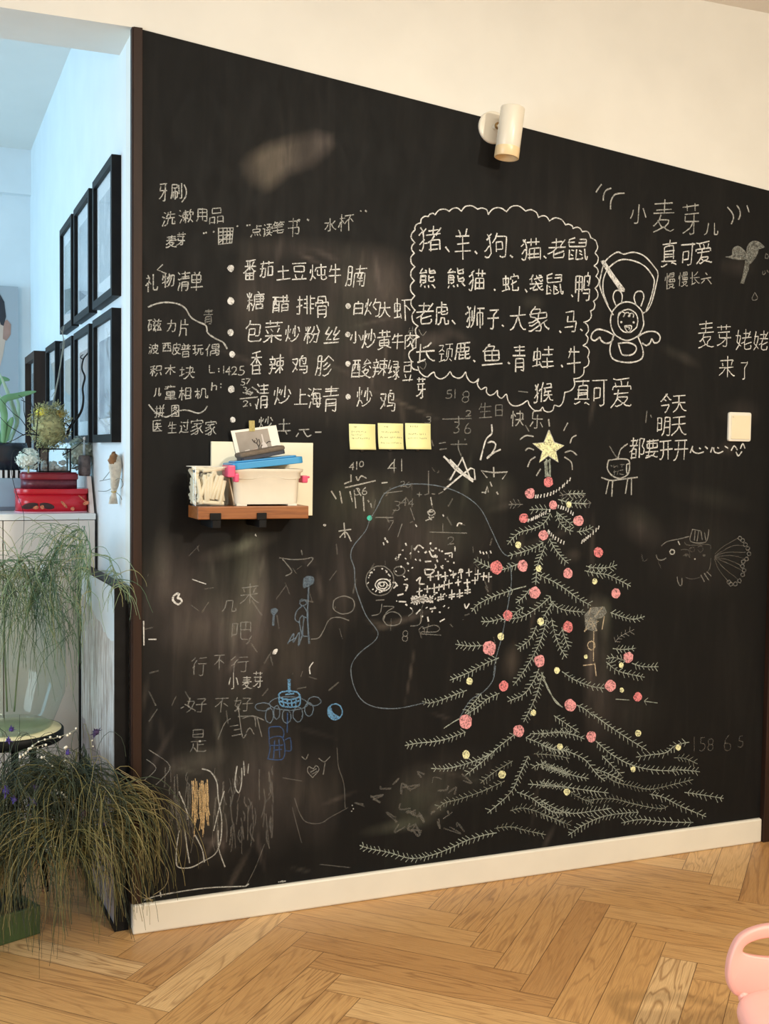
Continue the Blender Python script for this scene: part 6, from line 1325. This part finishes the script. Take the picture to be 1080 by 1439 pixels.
mound(-10, 1090, .06, 140, .10, .18, .34, [1, 3], rise=1.2)
for k_, m_ in enumerate(gb): tag(m_.build('grass_blades', GR[k_], pl), kind='stuff')
# arching dry stems over the chalkboard
mb = MB()
for pts in ([(165, 1080), (190, 1095), (212, 1112), (218, 1140), (225, 1170), (222, 1200), (236, 1225), (232, 1245), (215, 1258)], [(160, 1100), (190, 1130), (200, 1170), (190, 1200), (186, 1230), (192, 1256), (215, 1265)], [(170, 1085), (205, 1110), (215, 1150), (222, 1190), (216, 1210)], [(150, 1180), (175, 1215), (190, 1245), (215, 1268)], [(186, 1136), (210, 1138), (232, 1136)], [(120, 1210), (160, 1235), (190, 1262), (200, 1295)], [(170, 1120), (196, 1150), (200, 1190), (184, 1220)], [(180, 1110), (205, 1130), (208, 1170), (200, 1200)]):
    mb.tube(spline(pxl(pts, -.05), 6), .0010, 4)
mb.build('dry_stems', pm('dry_straw', srgb(150, 138, 104), .8, .3, 20), pl)
m_pur = pm('violet_petals', srgb(72, 56, 130), .8, .3, 60); m_purd = pm('dark_violet_petals', srgb(58, 42, 78), .8, .3, 60)
for px, py, yy, r_, mt in ((16, 1025, .02, .012, m_pur), (12, 1040, .02, .011, m_pur), (8, 1112, -.05, .016, m_pur), (46, 1128, -.05, .014, m_pur), (20, 1124, -.05, .012, m_pur), (50, 1106, -.04, .012, m_purd), (135, 1029, .06, .017, m_purd), (95, 1058, .0, .011, m_pur), (140, 1122, -.06, .011, m_purd), (148, 1158, -.08, .013, m_purd), (118, 1144, -.08, .016, pm('dusty_mauve', srgb(92, 74, 74), .9, .3, 60)), (62, 1250, -.06, .014, pm('dry_brown_head', srgb(110, 84, 62), .9, .3, 60))):
    c = P(px, py, 1, yy); mb = MB()
    for j in range(22):
        d = Vector((rg.uniform(-1, 1), rg.uniform(-1, 1), rg.uniform(-.6, .8))).normalized()*r_*rg.uniform(.5, 1.3)
        qn = d.to_track_quat('Z', 'Y').to_matrix(); s_ = r_*.5
        mb.add([c, c+d*.5+qn @ Vector((s_*.4, 0, 0)), c+d*1.1, c+d*.5-qn @ Vector((s_*.4, 0, 0))], [(0, 1, 2, 3)], True)
    mb.ball(c, r_*.45, jit=.2, n=8, m=6); mb.build('purple_flower', mt, pl)
mb = MB(); mw2 = MB()
for pts, nb_ in (([(30, 1062), (55, 1042), (82, 1036), (106, 1026)], 12), ([(28, 1066), (40, 1054), (62, 1046)], 9), ([(78, 1110), (92, 1120), (104, 1134)], 11), ([(60, 1064), (75, 1078)], 4), ([(0, 1175), (4, 1205)], 3), ([(92, 1050), (91, 1066)], 3), ([(128, 1040), (129, 1050)], 2), ([(144, 1116), (143, 1124)], 2)):
    s3 = spline(pxl(pts, -.03), 8); mw2.tube(s3, .0008, 4)
    for k_ in range(nb_): p = s3[int((len(s3)-1)*k_/max(1, nb_-1))]; mb.ball(p+Vector((rg.uniform(-.004, .004), 0, rg.uniform(-.004, .004))), rg.uniform(.0018, .0036), n=8, m=5)
tag(mb.build('white_beads', pm('white_bead', srgb(226, 222, 206), .5), pl), kind='stuff'); mw2.build('bead_stems', pm('pale_stem', srgb(150, 148, 128), .8), pl)

# ---------------------------------------------------------------- pink child's chair
yk = -1.15
pk_ = pm('pink_plastic', srgb(242, 176, 164), .38, .02, 5)
ctrp = P(1112, 1350, 1, yk); uax = Vector((RT.x, RT.y, 0)).normalized(); nax = Vector((uax.y, -uax.x, 0))   # nax points to the camera
sc_ = F_/((ctrp-CAM).dot(fwd))
ch = thing('child_chair', (ctrp.x, ctrp.y, 0), 'pink plastic child chair with slotted back on the oak floor', 'chair')
half = [(0, 50), (-32, 49), (-58, 42), (-76, 30), (-87, 10), (-92, -10), (-92, -28), (-86, -42), (-76, -48), (-40, -52), (0, -53)]
hs = spline([Vector((a, b_, 0)) for a, b_ in half], 4)
outl = [(v.x/sc_, v.y/sc_) for v in hs]+[(-v.x/sc_, v.y/sc_) for v in hs[::-1][1:-1]]
n = len(outl); sl_ = []
for i, (a, b_) in enumerate(outl):
    ang = math.atan2(b_-.016, a); ex_, ey_ = 70/sc_, 15/sc_
    e_ = 2.6; ca, sa = math.cos(ang), math.sin(ang)
    # nearest match of angle on a flat bottomed slot
    u = a/(94/sc_); f = i/n
    t_ = math.atan2((b_*sc_-0)/50, a*sc_/92)
    sx_ = math.copysign(abs(math.cos(t_))**.8, math.cos(t_))*ex_; sy_ = math.sin(t_)
    sl_.append((sx_, (13 + (20*sy_ if sy_ > 0 else 9*sy_))/sc_))
Mk = Matrix(((uax.x, 0, nax.x, ctrp.x), (uax.y, 0, nax.y, ctrp.y), (0, 1, 0, ctrp.z), (0, 0, 0, 1))) @ Matrix.Rotation(rad(-12), 4, 'X')
mb = MB(); th_ = .026; vs = []
inn = [(o_[0]*.84+s_[0]*.16, o_[1]*.84+s_[1]*.16) for o_, s_ in zip(outl, sl_)]
rings = [(outl, -th_/2), (outl, th_/2*.6), (inn, th_/2), (sl_, th_/2*.8), (sl_, -th_/2)]
for rg_, z in rings: vs += [Mk @ Vector((a, b_, z)) for a, b_ in rg_]
fs = [(r_*n+i, r_*n+(i+1) % n, ((r_+1) % 5)*n+(i+1) % n, ((r_+1) % 5)*n+i) for r_ in range(5) for i in range(n)]
mb.add(vs, fs, True); mb.build('backrest', pk_, ch, bevel=.005, seg=3)
# seat: plump rounded cushion shape in front of the back
seat_w = 87/sc_; zc_ = ctrp.z-50/sc_
Ms = Matrix(((uax.x, nax.x, 0, ctrp.x+nax.x*.125), (uax.y, nax.y, 0, ctrp.y+nax.y*.125), (0, 0, 1, zc_), (0, 0, 0, 1)))
mb = MB(); vs = []; m2, n2 = 14, 40
for i in range(m2+1):
    f = -math.pi/2+math.pi*i/m2; cf = abs(math.cos(f))**.45; sf = math.copysign(abs(math.sin(f))**.8, math.sin(f))
    for k_ in range(n2):
        a = 2*math.pi*k_/n2; ca, sa = math.cos(a), math.sin(a)
        x = math.copysign(abs(ca)**.75, ca)*(seat_w+.012)*cf; y = math.copysign(abs(sa)**.75, sa)*.125*cf
        vs.append(Ms @ Vector((x, y, sf*.030)))
mb.add(vs, [(i*n2+k_, i*n2+(k_+1) % n2, (i+1)*n2+(k_+1) % n2, (i+1)*n2+k_) for i in range(m2) for k_ in range(n2)], True); mb.build('seat', pk_, ch)
for sx_ in (-1, 1):
    for sy_ in (-.07, .08):
        a = Ms @ Vector((sx_*seat_w*.62, sy_, -.02)); b_ = Ms @ Vector((sx_*seat_w*.78, sy_*1.2, 0)); b_.z = 0
        MB().tube([a, b_], [.017, .013], 14).build('leg', pk_, ch)
    mb = MB(); a = Mk @ Vector((sx_*70/sc_, -44/sc_, 0)); b_ = Ms @ Vector((sx_*seat_w*.8, -.1, 0)); mb.tube([a, b_], .012, 12); mb.build('back_joint', pk_, ch)
